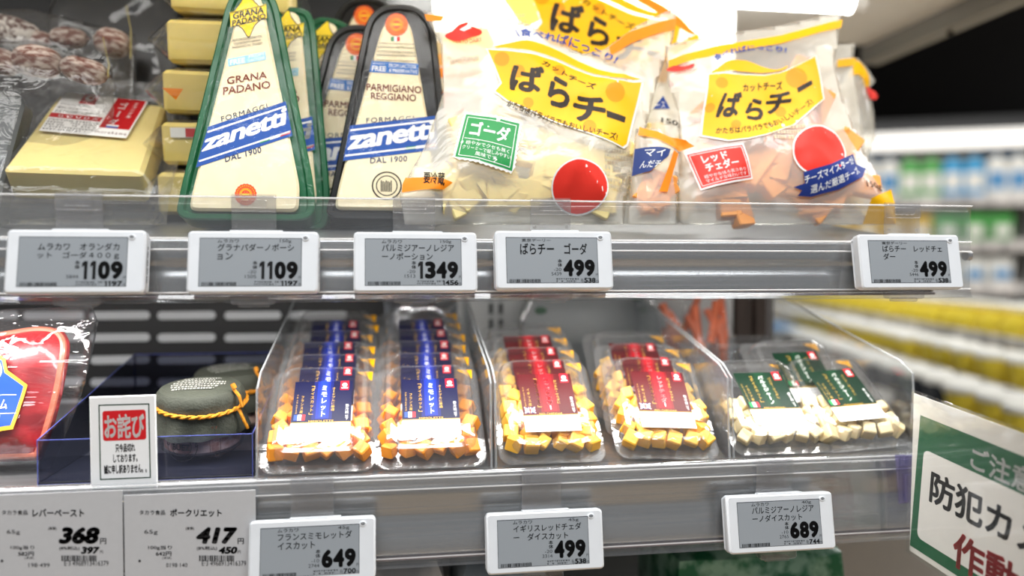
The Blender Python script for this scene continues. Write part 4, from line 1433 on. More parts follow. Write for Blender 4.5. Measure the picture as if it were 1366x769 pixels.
def tray_pack(kind, pl, label, group, seed=1, ncub=0, white=True):
    ncub = ncub or {'orange': 20, 'yellow': 27, 'pale': 22}[kind]
    t = thing('diced_cheese_pack', label, 'cheese pack', pl.mat(), group)
    rnd = random.Random(seed)
    k = 0
    s = 0.0108
    rows = [(0.0145, 6), (0.0250, 6), (0.0355, 6), (0.0465, 6), (0.0575, 5), (0.068, 4)]
    for v, n in rows:
        for i in range(n):
            if k >= ncub: break
            u = (i - (n - 1) / 2) * 0.0117 + rnd.uniform(-.0015, .0015)
            mb = MB(); h = s * rnd.uniform(.42, .54)
            mb.slab(roundpoly(box4(-h, -h * rnd.uniform(.8, 1), h, h), .0012, 2), -h, h, CUBE[kind], .0009)
            c = mb.build('cheese_cube', t)
            c.matrix_local = Matrix.Translation((u, v + rnd.uniform(-.001, .001), 0.0060 + rnd.uniform(-.001, .0006))) @ Matrix.Rotation(rnd.uniform(0, 6.3), 4, 'Z') @ Matrix.Rotation(rnd.uniform(-.5, .5), 4, 'X') @ Matrix.Rotation(rnd.uniform(-.4, .4), 4, 'Y')
            k += 1
    mb = MB()
    hw = TW / 2
    f = lambda i, z, r: [(x, y, z) for x, y in rrect(-hw + i, i, hw - i, TH - i, r, 6)]
    mb.rings([f(0, -.0006, .010), f(0, .0006, .010), f(.0062, .0008, .011), f(.0070, .009, .011), f(.0084, .0128, .012), f(.0115, .0140, .011)], TRAYFILM, False, False)
    mb.rings([f(0.001, -.0006, .010), f(0.012, -.0006, .010)], TRAYFILM, False, True)
    mb.build('tray', t)
    mb = MB(); mb.rings([f(.0115, .0140, .011)], LIDFILM if kind == 'orange' else LIDCALM, False, True); 
    o = mb.build('lid', t, False)
    dk, br, nm, sub, org, en, fl = LAB[kind]
    tf = lambda x, y: ((x - 752) / 225 * .0425 + .0005, .0190 + (590 - y) / 250 * .0560)
    pr = Print(tf, base=0.01412, step=0.00005)
    DKI, BRI = ink(*dk, rough=0.3), ink(*br, rough=0.3)
    pr.rect(640, 522, 865, 590, ink(244, 244, 244), 0)
    pr.rect(640, 340, 865, 524, DKI, 1)
    mid = tuple(int((a * 2 + b) / 3) for a, b in zip(dk, br))
    mid2 = tuple(int((a + b * 2) / 3) for a, b in zip(dk, br))
    pr.rect(716, 340, 792, 510, ink(*mid, rough=0.3), 2); pr.rect(730, 340, 780, 506, ink(*mid2, rough=0.3), 2.4); pr.rect(742, 340, 770, 500, BRI, 2.7)
    pr.rect(818, 340, 852, 381, ink(202, 24, 40), 3); pr.poly(ell(835, 358, 10, 9, 14), WHITE_INK, 4); pr.rect(822, 370, 848, 374, WHITE_INK, 4)
    pr.vtext(nm, 744, 358, 769, 502, WHITE_INK, 4, .03)
    pr.vtext(sub, 786, 368, 801, 476, GOLD, 4)
    pr.line([(705, 362), (718, 362), (718, 368)], 2, GOLD, 4); pr.vtext('ダイスカット', 704, 370, 721, 478, GOLD, 4, .01); pr.line([(705, 480), (705, 487), (720, 487)], 2, GOLD, 4)
    pr.vtext(org, 668, 404, 682, 484, GOLD, 4); pr.vtext('ナチュラルチーズ', 651, 398, 660, 486, GOLD, 4)
    pr.vtext('要冷蔵10℃以下' if False else '要冷蔵', 842, 446, 856, 490, WHITE_INK, 4); pr.vtext('以下', 842, 492, 856, 516, WHITE_INK, 4)
    flag(pr, fl, 649, 488, 692, 512)
    pr.text(en, (706, 513, 800, 521), GOLD, 4)
    pr.rect(640, 520.5, 865, 522.5, GOLD, 3)
    P2 = Print(tf); P2.dashes(650, 530, 855, 584, 4, ink(176, 176, 178), 2, seed); pr.items += P2.items
    pr.build('label', t)
    pr = Print(lambda x, y: (x, y), base=.0007, step=.00005)
    x1, y1 = hw - .004, TH - .0025
    pr.poly([(x1 - .0125, y1), (x1, y1), (x1 - .0005, y1 - .010)], ink(246, 176, 20), 1)
    pr.text('OPEN', [(x1 - .008, y1 - .001), (x1 - .002, y1 - .001), (x1 - .002, y1 - .0026), (x1 - .008, y1 - .0026)], ink(120, 60, 20), 3)
    pr.build('open_sticker', t)
    note_kids(t)
    return t


def tray_plane(px, py, Y, lean, roll=0, yaw=0):
    return Plane(Vector((px_x(px, py, Y), Y, rack_z(Y) + .0008)), lean, yaw, roll)


ORD = ['', 'second', 'third', 'fourth', 'fifth', 'sixth', 'seventh']


def column(kind, px, py, n, lean, pitch, lab, group, roll=0, seed=1, jit=0.0015, rolls=None, Y0=0.012):
    rnd = random.Random(seed)
    first = None
    for k in range(n):
        Y = Y0 + k * pitch
        p = tray_plane(px, py, Y0, lean, roll if k == 0 else (rolls[k] if rolls else roll + rnd.uniform(-1.2, 1.2)))
        p.O = Vector((p.O.x + (rnd.uniform(-jit, jit) if k else 0), Y, rack_z(Y) + .0008))
        if k == 0:
            first = tray_pack(kind, p, lab.format('frontmost'), group, seed)
        else:
            dup(first, p.mat(), lab.format((ORD[k + 1] if k < n - 1 else 'hindmost') + ('' if k == n - 1 else ' from the front')), group)
    return first


column('orange', 424, 634, 6, 52, 0.0262, 'navy label orange cube pack, {} in the column beside the jars', 'orange cube packs', 0, 3)
column('orange', 576, 634, 6, 52, 0.0262, 'navy label orange cube pack, {} in the column beside the red labels', 'orange cube packs', 0, 4)
column('yellow', 740, 622, 4, 49, 0.027, 'red label yellow cube pack, {} in the column beside the navy labels', 'yellow cube packs', 0, 5)
column('yellow', 893, 608, 3, 49, 0.030, 'red label yellow cube pack, {} in the column beside the green labels', 'yellow cube packs', -4, 6, rolls=[0, -4, -2])
g1 = tray_pack('pale', tray_plane(1048, 606, .013, 53, 0), 'green label pale cube pack standing in front, next to the red labels', 'pale cube packs', 7)
g2 = tray_pack('pale', tray_plane(1160, 600, .015, 53, 4), 'green label pale cube pack standing in front, beside the white notice', 'pale cube packs', 8)
p = tray_plane(1098, 600, .048, 50, 1)
dup(g1, p.mat(), 'green label pale cube pack behind the two front ones, only its top showing')

# ------------------------------------------------------------------ ham pouch
HAM = mat('raw_ham_red', (176, 26, 34), 0.35, c2=(126, 8, 20), scale=26, coat=.4, sss=.1, stretch=(1, 2.4, 1))
FAT = mat('ham_fat_pink', (216, 116, 88), 0.4, var=.2, scale=60, coat=.3)
plHam = Plane(Vector((px_x(30, 640, .052), .052, lo_z(.052) + .003)), 20, 0, 0)
t = thing('ham_pouch', 'red raw ham in a clear shiny pouch, cut by the frame edge', 'ham', plHam.mat())
mo = floor_clip(plHam.pts(smoothline([(-130, 470), (-60, 452), (0, 444), (50, 436), (80, 440), (93, 458), (90, 490), (80, 540), (62, 600), (44, 626), (0, 634), (-70, 636), (-130, 600)], 4, True)), .006)
Hm = pillow(mo, .013, .018, .002, 40, 2)
sheet('ham', mo, [Hm, lambda u, v: -.4 * Hm(u, v)], HAM, t, .005)
po = floor_clip(plHam.pts([(-170, 430), (-60, 420), (0, 413), (60, 409), (122, 407), (131, 430), (124, 470), (108, 530), (84, 590), (66, 640), (58, 652), (-170, 652)]))
Hp0 = pillow(po, .017, .030, .004, 30, 4)
Hp = lambda u, v: max(Hp0(u, v), 0)
d_mo = dist_fn(mo)
rnd = random.Random(3)
mb = MB()   # pale rind line along the ham's edge
rim = [(x, y) for x, y in inset(mo if area2(mo) > 0 else mo[::-1], .0035)]
mb.tube([(x, y, Hm(x, y) - .0005) for x, y in rim], .0024, FAT, 8, True)
mb.build('fat_rim', t)
labH = lambda u, v: Hp(u, v)
pr = Print(plHam.uv, labH, .0012, .00015, .004)
Yg = ink(222, 186, 60, .3)
BL2 = ink(40, 78, 190, .3)
outer = [(-70, 476), (8, 477), (22, 486), (26, 502), (50, 520), (33, 578), (0, 584), (-70, 590)]
c = Vector((-20, 530))
pr.poly(outer, Yg, 0)
inn = [(-70, 480), (6, 481), (18, 489), (22, 505), (45, 522), (30, 573), (0, 579), (-70, 585)]
pr.poly(inn, BL2, 1)
pr.poly(smoothline([(-70, 482), (4, 483), (15, 491), (19, 502), (14, 514), (2, 526), (-30, 532), (-70, 530)], 3, False), WHITE_INK, 2)
pr.poly([(-14, 500), (2, 493), (6, 498), (0, 512), (-14, 518)], BL2, 3)
pr.line([(-70, 537), (36, 533)], .8, WHITE_INK, 3); pr.line([(-70, 563), (36, 557)], .8, WHITE_INK, 3)
pr.text('ハム', [(4, 541), (27, 539), (25, 552), (2, 554)], WHITE_INK, 4, .02); pr.text('トリ', [(0, 562), (17, 560), (16, 571), (-1, 573)], WHITE_INK, 4, .02)
pr.build('label', t)
HAMFILM = film('ham_pouch_film', (250, 250, 252), 0.012, .07, .8, .05, 1.0, 22, stretch=(1, 2.2, 1))
sheet('pouch', po, [Hp, lambda u, v: -.5 * Hp(u, v)], HAMFILM, t, .005)

# ------------------------------------------------------------------ blue-edged bin
EDGE = mat('blue_acrylic_edge', (84, 96, 176), 0.25, coat=.4)
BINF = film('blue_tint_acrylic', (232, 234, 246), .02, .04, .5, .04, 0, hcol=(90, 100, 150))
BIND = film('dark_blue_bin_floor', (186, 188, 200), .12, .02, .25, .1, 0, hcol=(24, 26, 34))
by = .020
xa, xb = px_x(50, 620, by), px_x(337, 610, by)
zb = lo_z(by) + .0008
t = thing('acrylic_bin', 'clear bin with blue edges holding two jars', 'bin', Matrix.Translation(((xa + xb) / 2, by, zb)))
w, D = (xb - xa) / 2, 0.205
zf = 0.0305
zk = 0.066
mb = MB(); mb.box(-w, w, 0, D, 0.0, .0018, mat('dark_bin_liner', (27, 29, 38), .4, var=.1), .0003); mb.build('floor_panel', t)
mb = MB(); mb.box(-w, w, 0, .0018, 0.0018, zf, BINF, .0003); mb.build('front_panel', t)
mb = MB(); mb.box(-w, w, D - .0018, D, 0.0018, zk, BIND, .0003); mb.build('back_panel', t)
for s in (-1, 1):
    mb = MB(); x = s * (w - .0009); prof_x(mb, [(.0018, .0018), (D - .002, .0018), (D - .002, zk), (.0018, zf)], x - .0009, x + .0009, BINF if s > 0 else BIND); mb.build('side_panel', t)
mb = MB()
for P in ([(-w, 0, 0), (w, 0, 0)], [(-w, 0, zf), (w, 0, zf)], [(-w, 0, 0), (-w, 0, zf)], [(w, 0, 0), (w, 0, zf)], [(-w, 0, zf), (-w, D, zk)], [(w, 0, zf), (w, D, zk)], [(-w, D, zk), (w, D, zk)], [(w, D, 0), (w, D, zk)], [(-w, D, 0), (-w, D, zk)]):
    mb.tube(P, .00032, EDGE, 6)
mb.build('edge', t)

# ------------------------------------------------------------------ jars with cloth caps
CLOTH = mat('dark_grey_green_cloth', (66, 69, 59), 0.75, var=.12, scale=120, bump=.3, bscale=500)
CORD = mat('orange_cord', (226, 146, 24), 0.7, var=.3, scale=300, bump=.4, bscale=900)
PATE = mat('pork_rillettes', (244, 214, 202), 0.6, c2=(196, 146, 130), scale=130)


def jar(label, px, Y, rot, seed, tilt=6, bow=300):
    M = Matrix.Translation((px_x(px, 560, Y), Y, lo_z(Y) + .0032 + .031 * sin(R(tilt)))) @ Matrix.Rotation(R(tilt), 4, 'X') @ Matrix.Rotation(R(rot), 4, 'Z')
    t = thing('paste_jar', label, 'jar', M, 'jars under dark cloth caps')
    r = .0305
    mb = MB(); mb.lathe([(.024, .002), (r - .003, .005), (r - .002, .012), (r - .002, .028), (r - .004, .031)], PATE, 36); mb.build('filling', t)
    mb = MB(); mb.lathe([(.020, 0), (.026, .0004), (r - .0005, .004), (r, .010), (r, .028), (r - .004, .033), (r - .004, .044)], GLASS, 44, None, True, False); mb.build('glass', t)
    wob = lambda i, a: (0.0 if i > 5 else (.0034, .0028, .0016, .0006, .0008, .0012)[i] * (noise.noise((cos(a) * 2.6, sin(a) * 2.6, seed * 3.0 + i * .25)) * 1.6 + .5 * sin(a * 9 + seed)))
    mb = MB()
    mb.lathe([(r + .0034, .0160), (r + .0028, .022), (r + .0012, .028), (r + .0010, .032), (r + .0004, .0355), (r + .0012, .040), (r + .0006, .0455), (r - .0015, .0480), (r - .010, .0492), (.010, .0498), (.002, .0500)], CLOTH, 72, wob, False, True)
    mb.build('cloth_cap', t)
    mb = MB()
    ring = [((r + .0024) * cos(2 * pi * k / 60), (r + .0024) * sin(2 * pi * k / 60), .0355 + .0012 * sin(2 * pi * k / 60 * 2 + 1)) for k in range(60)]
    for q in (0, 1):
        tw = [(x * (1 + .028 * cos(k * 1.6 + q * pi)), y * (1 + .028 * cos(k * 1.6 + q * pi)), z + .0009 * sin(k * 1.6 + q * pi)) for k, (x, y, z) in enumerate(ring)]
        mb.tube(tw, .0011, CORD, 7, True)
    a = R(bow)
    ex, ey = (r + .004) * cos(a), (r + .004) * sin(a)
    nx, ny = cos(a), sin(a)
    mb.tube([(ex, ey, .0360), (ex + nx * .003, ey + ny * .003, .037), (ex + nx * .001, ey + ny * .001, .045), (ex - nx * .004, ey - ny * .004, .0500)], .0013, CORD, 7)
    mb.tube([(ex, ey, .0350), (ex + nx * .004, ey + ny * .004, .027), (ex + nx * .006 - ny * .002, ey + ny * .006 + nx * .002, .020)], .0013, CORD, 7)
    mb.tube([(ex - nx * .003, ey - ny * .003, .0505), (ex - nx * .005, ey - ny * .005, .054)], .0019, CORD, 8)
    mb.build('cord', t)
    pr = Print(lambda x, y: (x, -y), lambda u, v: .0501 - .0016 * min(1, math.hypot(u, v) / .0285) ** 3, .0005)
    rnd = random.Random(seed)
    for k in range(6):
        y = -.016 + k * .0052
        h = math.sqrt(max(0, .022 ** 2 - y * y)) * .95
        pr.dashes(-h, y, h, y + .0044, 1, ink(214, 214, 206, .7), 2, seed + k, .9)
    pr.build('cap_print', t)
    RR = r + .0002

    def wrapm(u, v, off):
        an = -pi / 2 + u / RR
        return Vector(((RR + off) * cos(an), (RR + off) * sin(an), v))
    pr = Print(lambda x, y: (x, -y), None, .0001, .00005, .004, wrapm)
    E1 = ink(52, 48, 46, .5)
    for a0, b0 in ((.0125, .0115), (.0082, .0077)):
        pr.line(ell(-.011, -.0115, a0 * .95, a0 * .9, 30), .0006, E1, 1, True)
    pr.arc('DELICATESSEN', (-.0215, -.011), (-.011, -.030), (-.0005, -.011), .0026, E1, 2, .01)
    pr.text('BÜEZ', (-.0178, -.0145, -.0042, -.0085), E1, 2, .04)
    pr.vtext('ポークリエット', .0105, -.026, .0128, -.007, ink(120, 60, 44), 2); pr.vtext('豚肉加工品', .0140, -.0255, .0160, -.010, ink(120, 60, 44), 2)
    pr.line(box4(.0095, -.027, .0172, -.006), .0003, E1, 1, True); pr.line(ell(.015, -.0035, .0024, .0022, 16), .0004, E1, 1, True)
    pr.build('glass_print', t)
    return t


jar('jar of pink paste under a dark cloth cap, front one in the bin', 271, .082, 4, 1, 8, -32)
jar('jar of pink paste under a dark cloth cap, standing behind the front jar', 312, .166, 30, 2, 5, -70)

# ------------------------------------------------------------------ apology card
plC = Plane(at_y(165, 652, .008), 4)
t = thing('notice_card', 'small white notice card with red heading in front of the blue edged bin', 'notice', plC.mat())
A, B, C, D = [Vector(plC.uv(*q)) for q in ((119, 530), (207, 527), (210, 652), (121, 654))]
mb = MB(); mb.slab([tuple(D), tuple(C), tuple(B), tuple(A)], -.0022, 0, mat('white_card', (238, 238, 238), .45, var=.02), .0005)
mb.build('card', t)
pr = Print(plC.uv, base=.0001, step=.00005)
Zf = lambda x, y: (x / 2.847, 390 + y / 2.847)
Q = lambda *l: [Zf(*q) for q in l]
gk = ink(26, 60, 40, .5)
pr.line(Q((376, 430), (565, 425), (571, 704), (382, 712)), 1.6, gk, 1, True)
pr.poly([tuple(x) for x in roundpoly(Q((389, 452), (553, 446), (556, 560), (392, 566)), 4)], ink(204, 30, 36, .5), 1)
pr.text('お詫び', Q((396, 466), (548, 460), (550, 553), (398, 558)), WHITE_INK, 3, .028)
pr.text('只今品切れ', Q((438, 576), (513, 573), (514, 606), (439, 609)), INK, 3, .03); pr.text('しております。', Q((430, 617), (522, 613), (523, 644), (431, 648)), INK, 3, .03)
pr.text('誠に申し訳ありません。。', Q((395, 657), (557, 650), (558, 686), (396, 692)), INK, 3, .03)
pr.build('print', t)

# ------------------------------------------------------------------ things at the back of the lower shelf
FOIL = mat('silver_foil', (214, 216, 220), 0.22, 0.95, bump=.9, bscale=60)
plS = Plane(Vector((px_x(562, 440, .235), .235, lo_z(.235) + .001)), 10)
t = thing('foil_pack', 'crinkled silver foil pack behind the navy label packs', 'pack', plS.mat())
o = floor_clip(plS.pts([(512, 700), (512, 398), (540, 388), (590, 390), (610, 400), (612, 700)]))
H = pillow(o, .014, .02, .008, 60, 5)
sheet('foil', o, [H, lambda u, v: -.6 * H(u, v)], FOIL, t, .004)

plR = Plane(Vector((px_x(790, 450, .240), .240, lo_z(.240) + .002)), 3)
t = thing('round_cheese_box', 'round grey clear-lidded cheese box behind the red label packs', 'cheese box', plR.mat())
c0 = plR.uv(790, 470); r0 = .074
c0 = (c0[0], r0)
disc = lambda r, z: [(c0[0] + r * cos(2 * pi * k / 48), c0[1] + r * sin(2 * pi * k / 48), z) for k in range(48)]
mb = MB(); mb.rings([disc(r0 - .002, -.022), disc(r0, -.020), disc(r0, -.002), disc(r0 - .003, 0)], mat('grey_box', (112, 114, 112), .4, var=.1, scale=20)); mb.build('box', t)
mb = MB(); mb.rings([disc(r0 + .0015, -.004), disc(r0 + .0015, .0015), disc(r0 - .002, .003), disc(r0 - .006, .002)], CLEAR, False, True); mb.build('lid', t)
pr = Print(lambda x, y: (x, y), base=.0032)
for k in range(11):
    a = R(20 + k * 14)
    pr.poly(ell(c0[0] + .058 * cos(a), c0[1] + .058 * sin(a), .0045 + .002 * (k % 3), .004, 10), ink(52, 78, 60, .5), 1)
pr.build('label', t)

SALM = mat('orange_stick', (240, 112, 54), .45, var=.25, scale=60)
for n, (px, Y, lab, O_) in enumerate(((905, .235, 'clear bag of orange sticks at the shelf back beside the round box', [(862, 700), (868, 396), (880, 384), (925, 386), (936, 500), (940, 700)]),
                                      (960, .215, 'clear bag of orange sticks at the shelf back by the brown post', [(915, 700), (912, 400), (925, 384), (966, 388), (985, 470), (1000, 700)]))):
    p = Plane(Vector((px_x(px, 450, Y), Y, lo_z(Y) + .001)), 12)
    t = thing('snack_bag', lab, 'bag', p.mat(), 'clear bags of orange sticks')
    o = floor_clip(p.pts(O_))
    H = pillow(o, .012, .02, .004, 40, n)
    rnd = random.Random(n + 5)
    for k in range(6):
        mb = MB(); x = rnd.uniform(-.018, .020); y = rnd.uniform(.02, .075); a = R(rnd.uniform(60, 125))
        mb.tube([(x, y, 0), (x + cos(a) * .02, y + sin(a) * .02, .001), (x + cos(a) * .045, y + sin(a) * .045, 0)], rnd.uniform(.003, .005), SALM, 8); mb.build('snack_stick', t)
    sheet('film', o, [H, lambda u, v: -.6 * H(u, v)], POUCH, t, .006)

plB = Vector((px_x(1010, 478, .20), .20, lo_z(.20) + .001))
t = thing('clear_box', 'empty clear acrylic box behind the green label packs', 'box', Matrix.Translation(plB))
mb = MB()
w, D, h = .042, .075, .062
mb.box(-w, w, 0, D, 0, .0015, CLEAR, .0003); mb.build('floor_panel', t)
for nm, b in (('front_panel', (-w, w, 0, .0015)), ('back_panel', (-w, w, D - .0015, D)), ('side_panel', (-w, -w + .0015, .0016, D - .0016)), ('side_panel', (w - .0015, w, .0016, D - .0016))):
    mb = MB(); mb.box(*b, .0016, h, CLEAR, .0003); mb.build(nm, t)
mb = MB(); mb.tube([(-w, 0, h), (w, 0, h), (w, D, h), (-w, D, h)], .0009, film('acrylic_edge'), 6, True); mb.build('rim', t)

# ------------------------------------------------------------------ camera notice at the free end and its clip
O = at_y(1213, 735, -.012)
d = -ray(487, 256)
upv = Vector((0, 0, 1)); nn = d.cross(upv).normalized(); vv = nn.cross(d).normalized()
plN_ = Plane(O, axes=(d, vv, nn))
t = thing('notice_board', 'large white and green notice in a clear sleeve at the shelf end', 'notice', plN_.mat())
tl = plN_.uv(1219, 525)
hgt = tl[1]
wid = hgt * 1.42
mb = MB(); mb.slab([(0, 0), (wid, 0), (wid + tl[0], hgt), (tl[0], hgt)], -.0006, 0, mat('notice_paper', (232, 230, 222), .6, var=.02), .0002); mb.build('sheet', t)
u1, v1 = plN_.uv(1228, 554); u2, v2 = plN_.uv(1222, 733)
pr = Print(lambda x, y: (x, y), base=.0001, step=.00006)
ng = ink(16, 92, 56, .45)
L = u1
pr.rect(L, v2, wid - L, v1, ng, 1)
iu, iv = plN_.uv(1234, 602); ju, jv = plN_.uv(1229, 724)
pr.poly(rrect(iu - .001, jv + .002, wid - iu, iv + .001, .005), ink(234, 232, 226, .6), 2)


def nt(s, pxl, pyt, pyb, m, bold):
    a, b = plN_.uv(pxl, pyt), plN_.uv(pxl, pyb)
    h = a[1] - b[1]
    pr.text(s, [(a[0], a[1]), (a[0] + h * 1.06 * len(s), a[1]), (a[0] + h * 1.06 * len(s), b[1]), (a[0], b[1])], m, 4, bold)


nt('ご注意', 1297, 594, 626, WHITE_INK, .022)
nt('防犯カメラ', 1243, 627, 671, INK, .03)
nt('作動中', 1274, 706, 757, ink(176, 22, 30, .5), .03)
pr.build('print', t)
mb = MB(); mb.slab([(-.002, -.002), (wid + .003, -.002), (wid + tl[0] + .003, hgt + .003), (tl[0] - .001, hgt + .003)], .0012, .0015, film('sleeve_film', (253, 253, 253), .015, .04, .5, .05, .1, 20), .0001); mb.build('sleeve', t)
LILAC = film('lilac_clip', (214, 210, 236), .12, .08, .6, .08, 0, hcol=(190, 188, 220))
c = Plane(at_y(1207, 637, -.003))
t = thing('sign_clip', 'lilac clear plastic clip holding the large notice to the rail', 'clip', c.mat())
a = c.pts([(1193, 607), (1222, 607), (1222, 670), (1198, 672)])
mb = MB(); mb.slab(a, 0, .0018, LILAC, .0004); mb.build('back_plate', t)
b = c.pts([(1192, 606), (1222, 606), (1222, 618), (1192, 620)])
mb = MB(); mb.slab(b, .0019, .006, LILAC, .0006); mb.build('hook', t)
b = c.pts([(1203, 632), (1222, 630), (1222, 664), (1204, 668)])
mb = MB(); mb.slab(b, .0019, .0045, LILAC, .0005); mb.build('jaw', t)

# ------------------------------------------------------------------ packs on the lowest shelf
GP = mat('green_film_print', (12, 112, 66), .3, c2=(150, 196, 170), scale=55, coat=.2, bump=.6, bscale=60)
for (x0, x1, y, Y, lab, nm, m) in ((905, 1135, 738, .075, 'green and white crinkled bag poking up below the lower rail', 'green_bag', GP),
                                   (612, 735, 762, .06, 'pale blue pack top just showing below the tag reading 499', 'pale_pack', mat('pale_blue_pack', (206, 218, 226), .4, var=.05)),
                                   (478, 596, 764, .06, 'white pack top just showing below the rail beside the 649 tag', 'white_pack', mat('white_pack', (236, 236, 236), .4, var=.05))):
    zt = at_y(x0, y, Y).z
    xa, xb = px_x(x0, y, Y), px_x(x1, y, Y)
    zb = Z0 - .335 + (Y - .03) * .0925 + .013
    t = thing(nm, lab, 'pack', Matrix.Translation(((xa + xb) / 2, Y, zb)))
    w, h = (xb - xa) / 2, zt - zb
    N = 40
    def rg(s, z, wv=0):
        out = []
        for k in range(N):
            c_, s_ = cos(2 * pi * k / N), sin(2 * pi * k / N)
            q = 1 / max(abs(c_), abs(s_)) * .93 + .07
            out.append((w * s * c_ * q, .06 + .055 * s * s_ * q, z + wv * noise.noise((c_ * 3, s_ * 3, z * 90))))
        return out
    mb = MB(); mb.rings([rg(.9, 0), rg(1, .012), rg(1.0, h * .5, .004), rg(.97, h * .85, .006), rg(.8, h * .97, .006), rg(.5, h, .004), rg(.2, h * 1.01, .002)], m); mb.build('wrapper', t)
    if nm == 'green_bag':
        mb = MB(); mb.tube([(-w * .7, .03, h * 1.01), (0, .028, h * 1.03), (w * .75, .03, h * 1.01)], .004, ink(30, 140, 90, .3), 8); mb.build('top_seal', t)
        mb = MB(); mb.slab(rrect(-.03, .01, .025, .05, .004), h * 1.0 + .004, h * 1.0 + .005, WHITE_INK, .0003)
        mb.slab(rrect(-.025, .018, -.012, .03, .004), h + .0051, h + .0054, RED, .0001); mb.build('label', t)
# ================================================================== THE STORE BEHIND (out of focus)
rnd = random.Random(11)
CA = [(226, 110, 48), (238, 190, 60), (70, 160, 210), (90, 170, 90), (214, 60, 60), (236, 236, 230), (60, 110, 190)]
CN = ['orange', 'amber', 'sky blue', 'leaf green', 'red', 'white', 'dark blue']
SHELFM = mat('far_shelf_white', (214, 214, 212), .5, var=.05)
FARIN = mat('far_cooler_inside', (120, 118, 114), .6, var=.2, scale=8)


def pack_mesh(kind, w, d, h, m, m2):
    mb = MB()
    if kind == 'carton':       # gable-topped carton
        P = [(-w / 2, 0), (w / 2, 0), (w / 2, h * .78), (w * .04, h), (-w * .04, h), (-w / 2, h * .78)]
        mb.rings([[(x, -d / 2, z) for x, z in P], [(x, d / 2, z) for x, z in P]], m)
        mb.box(-w * .42, w * .42, -d / 2 - .001, -d / 2, h * .2, h * .55, m2, .0005) if False else None
        mb.rings([[(-w * .42, -d / 2 - .001, h * .2), (w * .42, -d / 2 - .001, h * .2), (w * .42, -d / 2 - .001, h * .6), (-w * .42, -d / 2 - .001, h * .6)]], m2, True, False)
        mb.box(-w * .5, w * .5, -.002, .002, h * .98, h * 1.04, m2, .0005)
    elif kind == 'tub':
        mb.lathe([(w * .38, 0), (w * .48, h * .82)], m, 20)
        mb.lathe([(w * .50, h * .82), (w * .51, h * .84), (w * .51, h * .97), (w * .47, h)], m2, 20)
    else:                      # soft pack with a crimped top
        r = lambda s, t_, z: [(s * w / 2 * cos(2 * pi * k / 16) * (1.25 if abs(cos(2 * pi * k / 16)) > .3 else 1.25) / 1.25, t_ * d / 2 * sin(2 * pi * k / 16), z) for k in range(16)]
        mb.rings([r(.96, .5, 0), r(1, 1, h * .2), r(1, .9, h * .55), r(1, .3, h * .85), r(1, .06, h * .9), r(1, .06, h)], m)
        mb.rings([[(-w * .3, -d * .51, h * .22), (w * .3, -d * .51, h * .22), (w * .3, -d * .46, h * .58), (-w * .3, -d * .46, h * .58)]], m2, True, False)
    o = mb.build('tmp')
    me = o.data
    bpy.data.objects.remove(o)
    return me


MESH = {}


def far_pack(kind, ci, w, d, h):
    k = (kind, ci, round(w, 3), round(h, 3))
    if k not in MESH:
        m2 = ink(*((240, 238, 230) if ci != 5 else (90, 150, 200)))
        MESH[k] = pack_mesh(kind, w, d, h, ink(*CA[ci]), m2)
    return MESH[k]


def far_row(M, x0, x1, z, y, kind, cols, w, d, h, where, run=1, zf=None):
    x, n = x0 + w / 2, 0
    ci = rnd.choice(cols)
    nm = {'carton': 'carton', 'tub': 'tub', 'pouch': 'pouch'}[kind]
    while x + w / 2 < x1:
        if n % run == 0:
            ci = rnd.choice(cols)
        o = bpy.data.objects.new(nm, far_pack(kind, ci, w, d, h))
        scene.collection.objects.link(o)
        o.matrix_world = M @ Matrix.Translation((x, y + rnd.uniform(-.01, .01), z + .0015)) @ Matrix.Rotation(rnd.uniform(-.05, .05), 4, 'Z')
        tag(o, 'blurred %s %s standing %s' % (CN[ci], nm, where), nm, '%s %ss %s' % (CN[ci], nm, where))
        x += w * 1.06
        n += 1


# cooler across the aisle, facing us: five shelves under a bright canopy
CA[1] = (236, 192, 30)
far_o = at_y(1130, 355, 4.0); far_o.z = 0
MF = Matrix.Translation(far_o) @ Matrix.Rotation(R(-24), 4, 'Z')
dist = (far_o - Vector((EYE.x, EYE.y, 0))).dot(Vector((FW.x, FW.y, 0)).normalized())
kz = dist / F
S_ = dist / 3.73
FL = 1.5 * S_
zrow = [Z0 - (y - 355) * kz for y in (268, 325, 379)]
t = thing('far_cooler', 'long white display cooler across the aisle, far out of focus', 'cooler', MF)
mb = MB(); mb.box(-0.9, FL, .42, .46, 0, Z0 + .62 * S_, FARIN, .003); mb.build('back_panel', t)
mb = MB(); mb.box(-.9, FL, -.12, .46, Z0 + .60 * S_, Z0 + .66 * S_, mat('far_fascia_black', (20, 20, 22), .5, var=.1), .004); mb.build('top_canopy', t)
mb = MB(); mb.box(-.9, FL, -.12, -.08, Z0 + .53 * S_, Z0 + .60 * S_, emit('far_canopy_glow', (255, 252, 246), 1.0), .004); mb.build('light_band', t)
for xx in (-0.92, 0.80 * S_, FL):
    mb = MB(); mb.box(xx - .02, xx + .02, -.10, .44, 0.02, Z0 + .53 * S_, SHELFM, .002); mb.build('upright', t)
for k, z in enumerate(zrow):
    mb = MB(); mb.box(-.9, FL, -.06, .42, z - .02, z, SHELFM, .002); mb.build('shelf_board', t)
    mb = MB(); mb.box(-.9, FL, -.078, -.062, z - .05, z + .012, mat('far_price_strip', (176, 174, 172), .4, c2=(236, 232, 228), scale=22, stretch=(1, .1, .1)), .002); mb.build('price_strip', t)
mb = MB(); mb.box(-.9, FL, -.20, .44, .02, Z0 - .30, SHELFM, .01); mb.build('base', t)
WH = ['on the top shelf of the far cooler', 'on the second shelf of the far cooler', 'on the third shelf of the far cooler']
U = .80 * S_
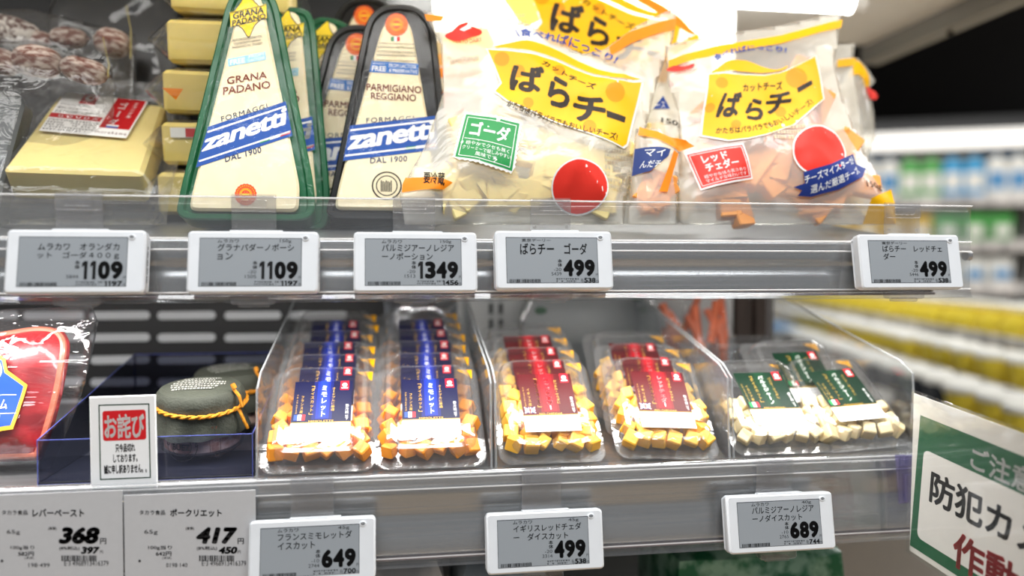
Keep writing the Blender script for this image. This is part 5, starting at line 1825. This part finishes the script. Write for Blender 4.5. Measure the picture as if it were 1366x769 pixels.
far_row(MF, -.85, .05, zrow[0], .02, 'tub', [0, 0, 1, 4], .11, .08, .20, WH[0], 2)
far_row(MF, .06, U - .03, zrow[0], .02, 'carton', [2, 3, 4, 6, 2, 5, 0], .11, .09, .25, WH[0], 2)
far_row(MF, U + .03, FL - .03, zrow[0], .02, 'carton', [0, 2, 3, 1], .11, .09, .24, WH[0], 2)
far_row(MF, -.85, U - .03, zrow[1], .02, 'pouch', [1, 1, 1, 5, 3], .14, .10, .17, WH[1], 3)
far_row(MF, U + .03, FL - .03, zrow[1], .02, 'pouch', [1, 1, 3], .14, .10, .17, WH[1], 3)
far_row(MF, -.85, U - .03, zrow[2], .02, 'pouch', [1, 1, 5, 1], .14, .10, .16, WH[2], 3)
far_row(MF, U + .03, FL - .03, zrow[2], .02, 'pouch', [1, 1, 5], .14, .10, .16, WH[2], 3)

# low stepped cooler running along the aisle
dirv = Vector((sin(R(14)), cos(R(14)), 0))
tiers = []
P0 = None
T = [(1213, 432, 1.125), (1213, 482, 1.052), (1213, 538, 1.012), (1213, 600, .985)]
base = None
for (px, py, z) in T:
    r_ = ray(px, py)
    p = EYE + r_ * ((z - EYE.z) / r_.z)
    tiers.append(p)
    print('tier', p)
ang = math.atan2(dirv.y, dirv.x)
ML = Matrix.Translation((tiers[1].x, tiers[1].y, 0)) @ Matrix.Rotation(ang, 4, 'Z')
inv = ML.inverted()
CA += [(244, 240, 232), (40, 44, 52), (240, 214, 70)]
CN += ['cream', 'black', 'lemon yellow']
t = thing('low_cooler', 'low stepped display cooler running along the aisle beyond the shelf end', 'cooler', ML)
L0, L1 = -1.0, 2.2
for k, p in enumerate(tiers):
    q = inv @ p
    mb = MB(); mb.box(L0, L1, q.y - (.18 if k == 0 else .09), q.y + .02, p.z - .02 - (.0 if k else 0), p.z, SHELFM, .003); mb.build('step', t)
    mb = MB(); mb.box(L0, L1, q.y + .021, q.y + .03, p.z - .05, p.z + .015, MATS['far_price_strip'], .002); mb.build('price_strip', t)
ys = [(inv @ p).y for p in tiers]
mb = MB(); mb.box(L0, L1, min(ys) - .24, min(ys) - .2, .02, 1.16, SHELFM, .01); mb.build('back_panel', t)
mb = MB(); mb.box(L0, L1, min(ys) - .2, max(ys) + .0, .02, tiers[3].z - .06, SHELFM, .01); mb.build('base', t)
WL = ['on the top step of the low cooler', 'on the second step of the low cooler', 'on the third step of the low cooler', 'on the bottom step of the low cooler']
sets = [(['pouch', 'tub'], [9, 9, 1, 9], .1), (['tub', 'pouch'], [9, 9, 1, 7], .1), (['tub', 'pouch'], [7, 7, 5, 9, 8], .1), (['pouch', 'tub'], [8, 7, 4, 5, 8], .1)]
for k, p in enumerate(tiers):
    q = inv @ p
    for j, off in enumerate((-.04, -.12) if k == 0 else (-.04,)):
        far_row(ML @ Matrix.Rotation(0, 4, 'Z'), L0 + .03, L1 - .03, p.z, q.y + off, sets[k][0][j], sets[k][1], sets[k][2], .075, .065 if j == 0 else .075, WL[k], 4)
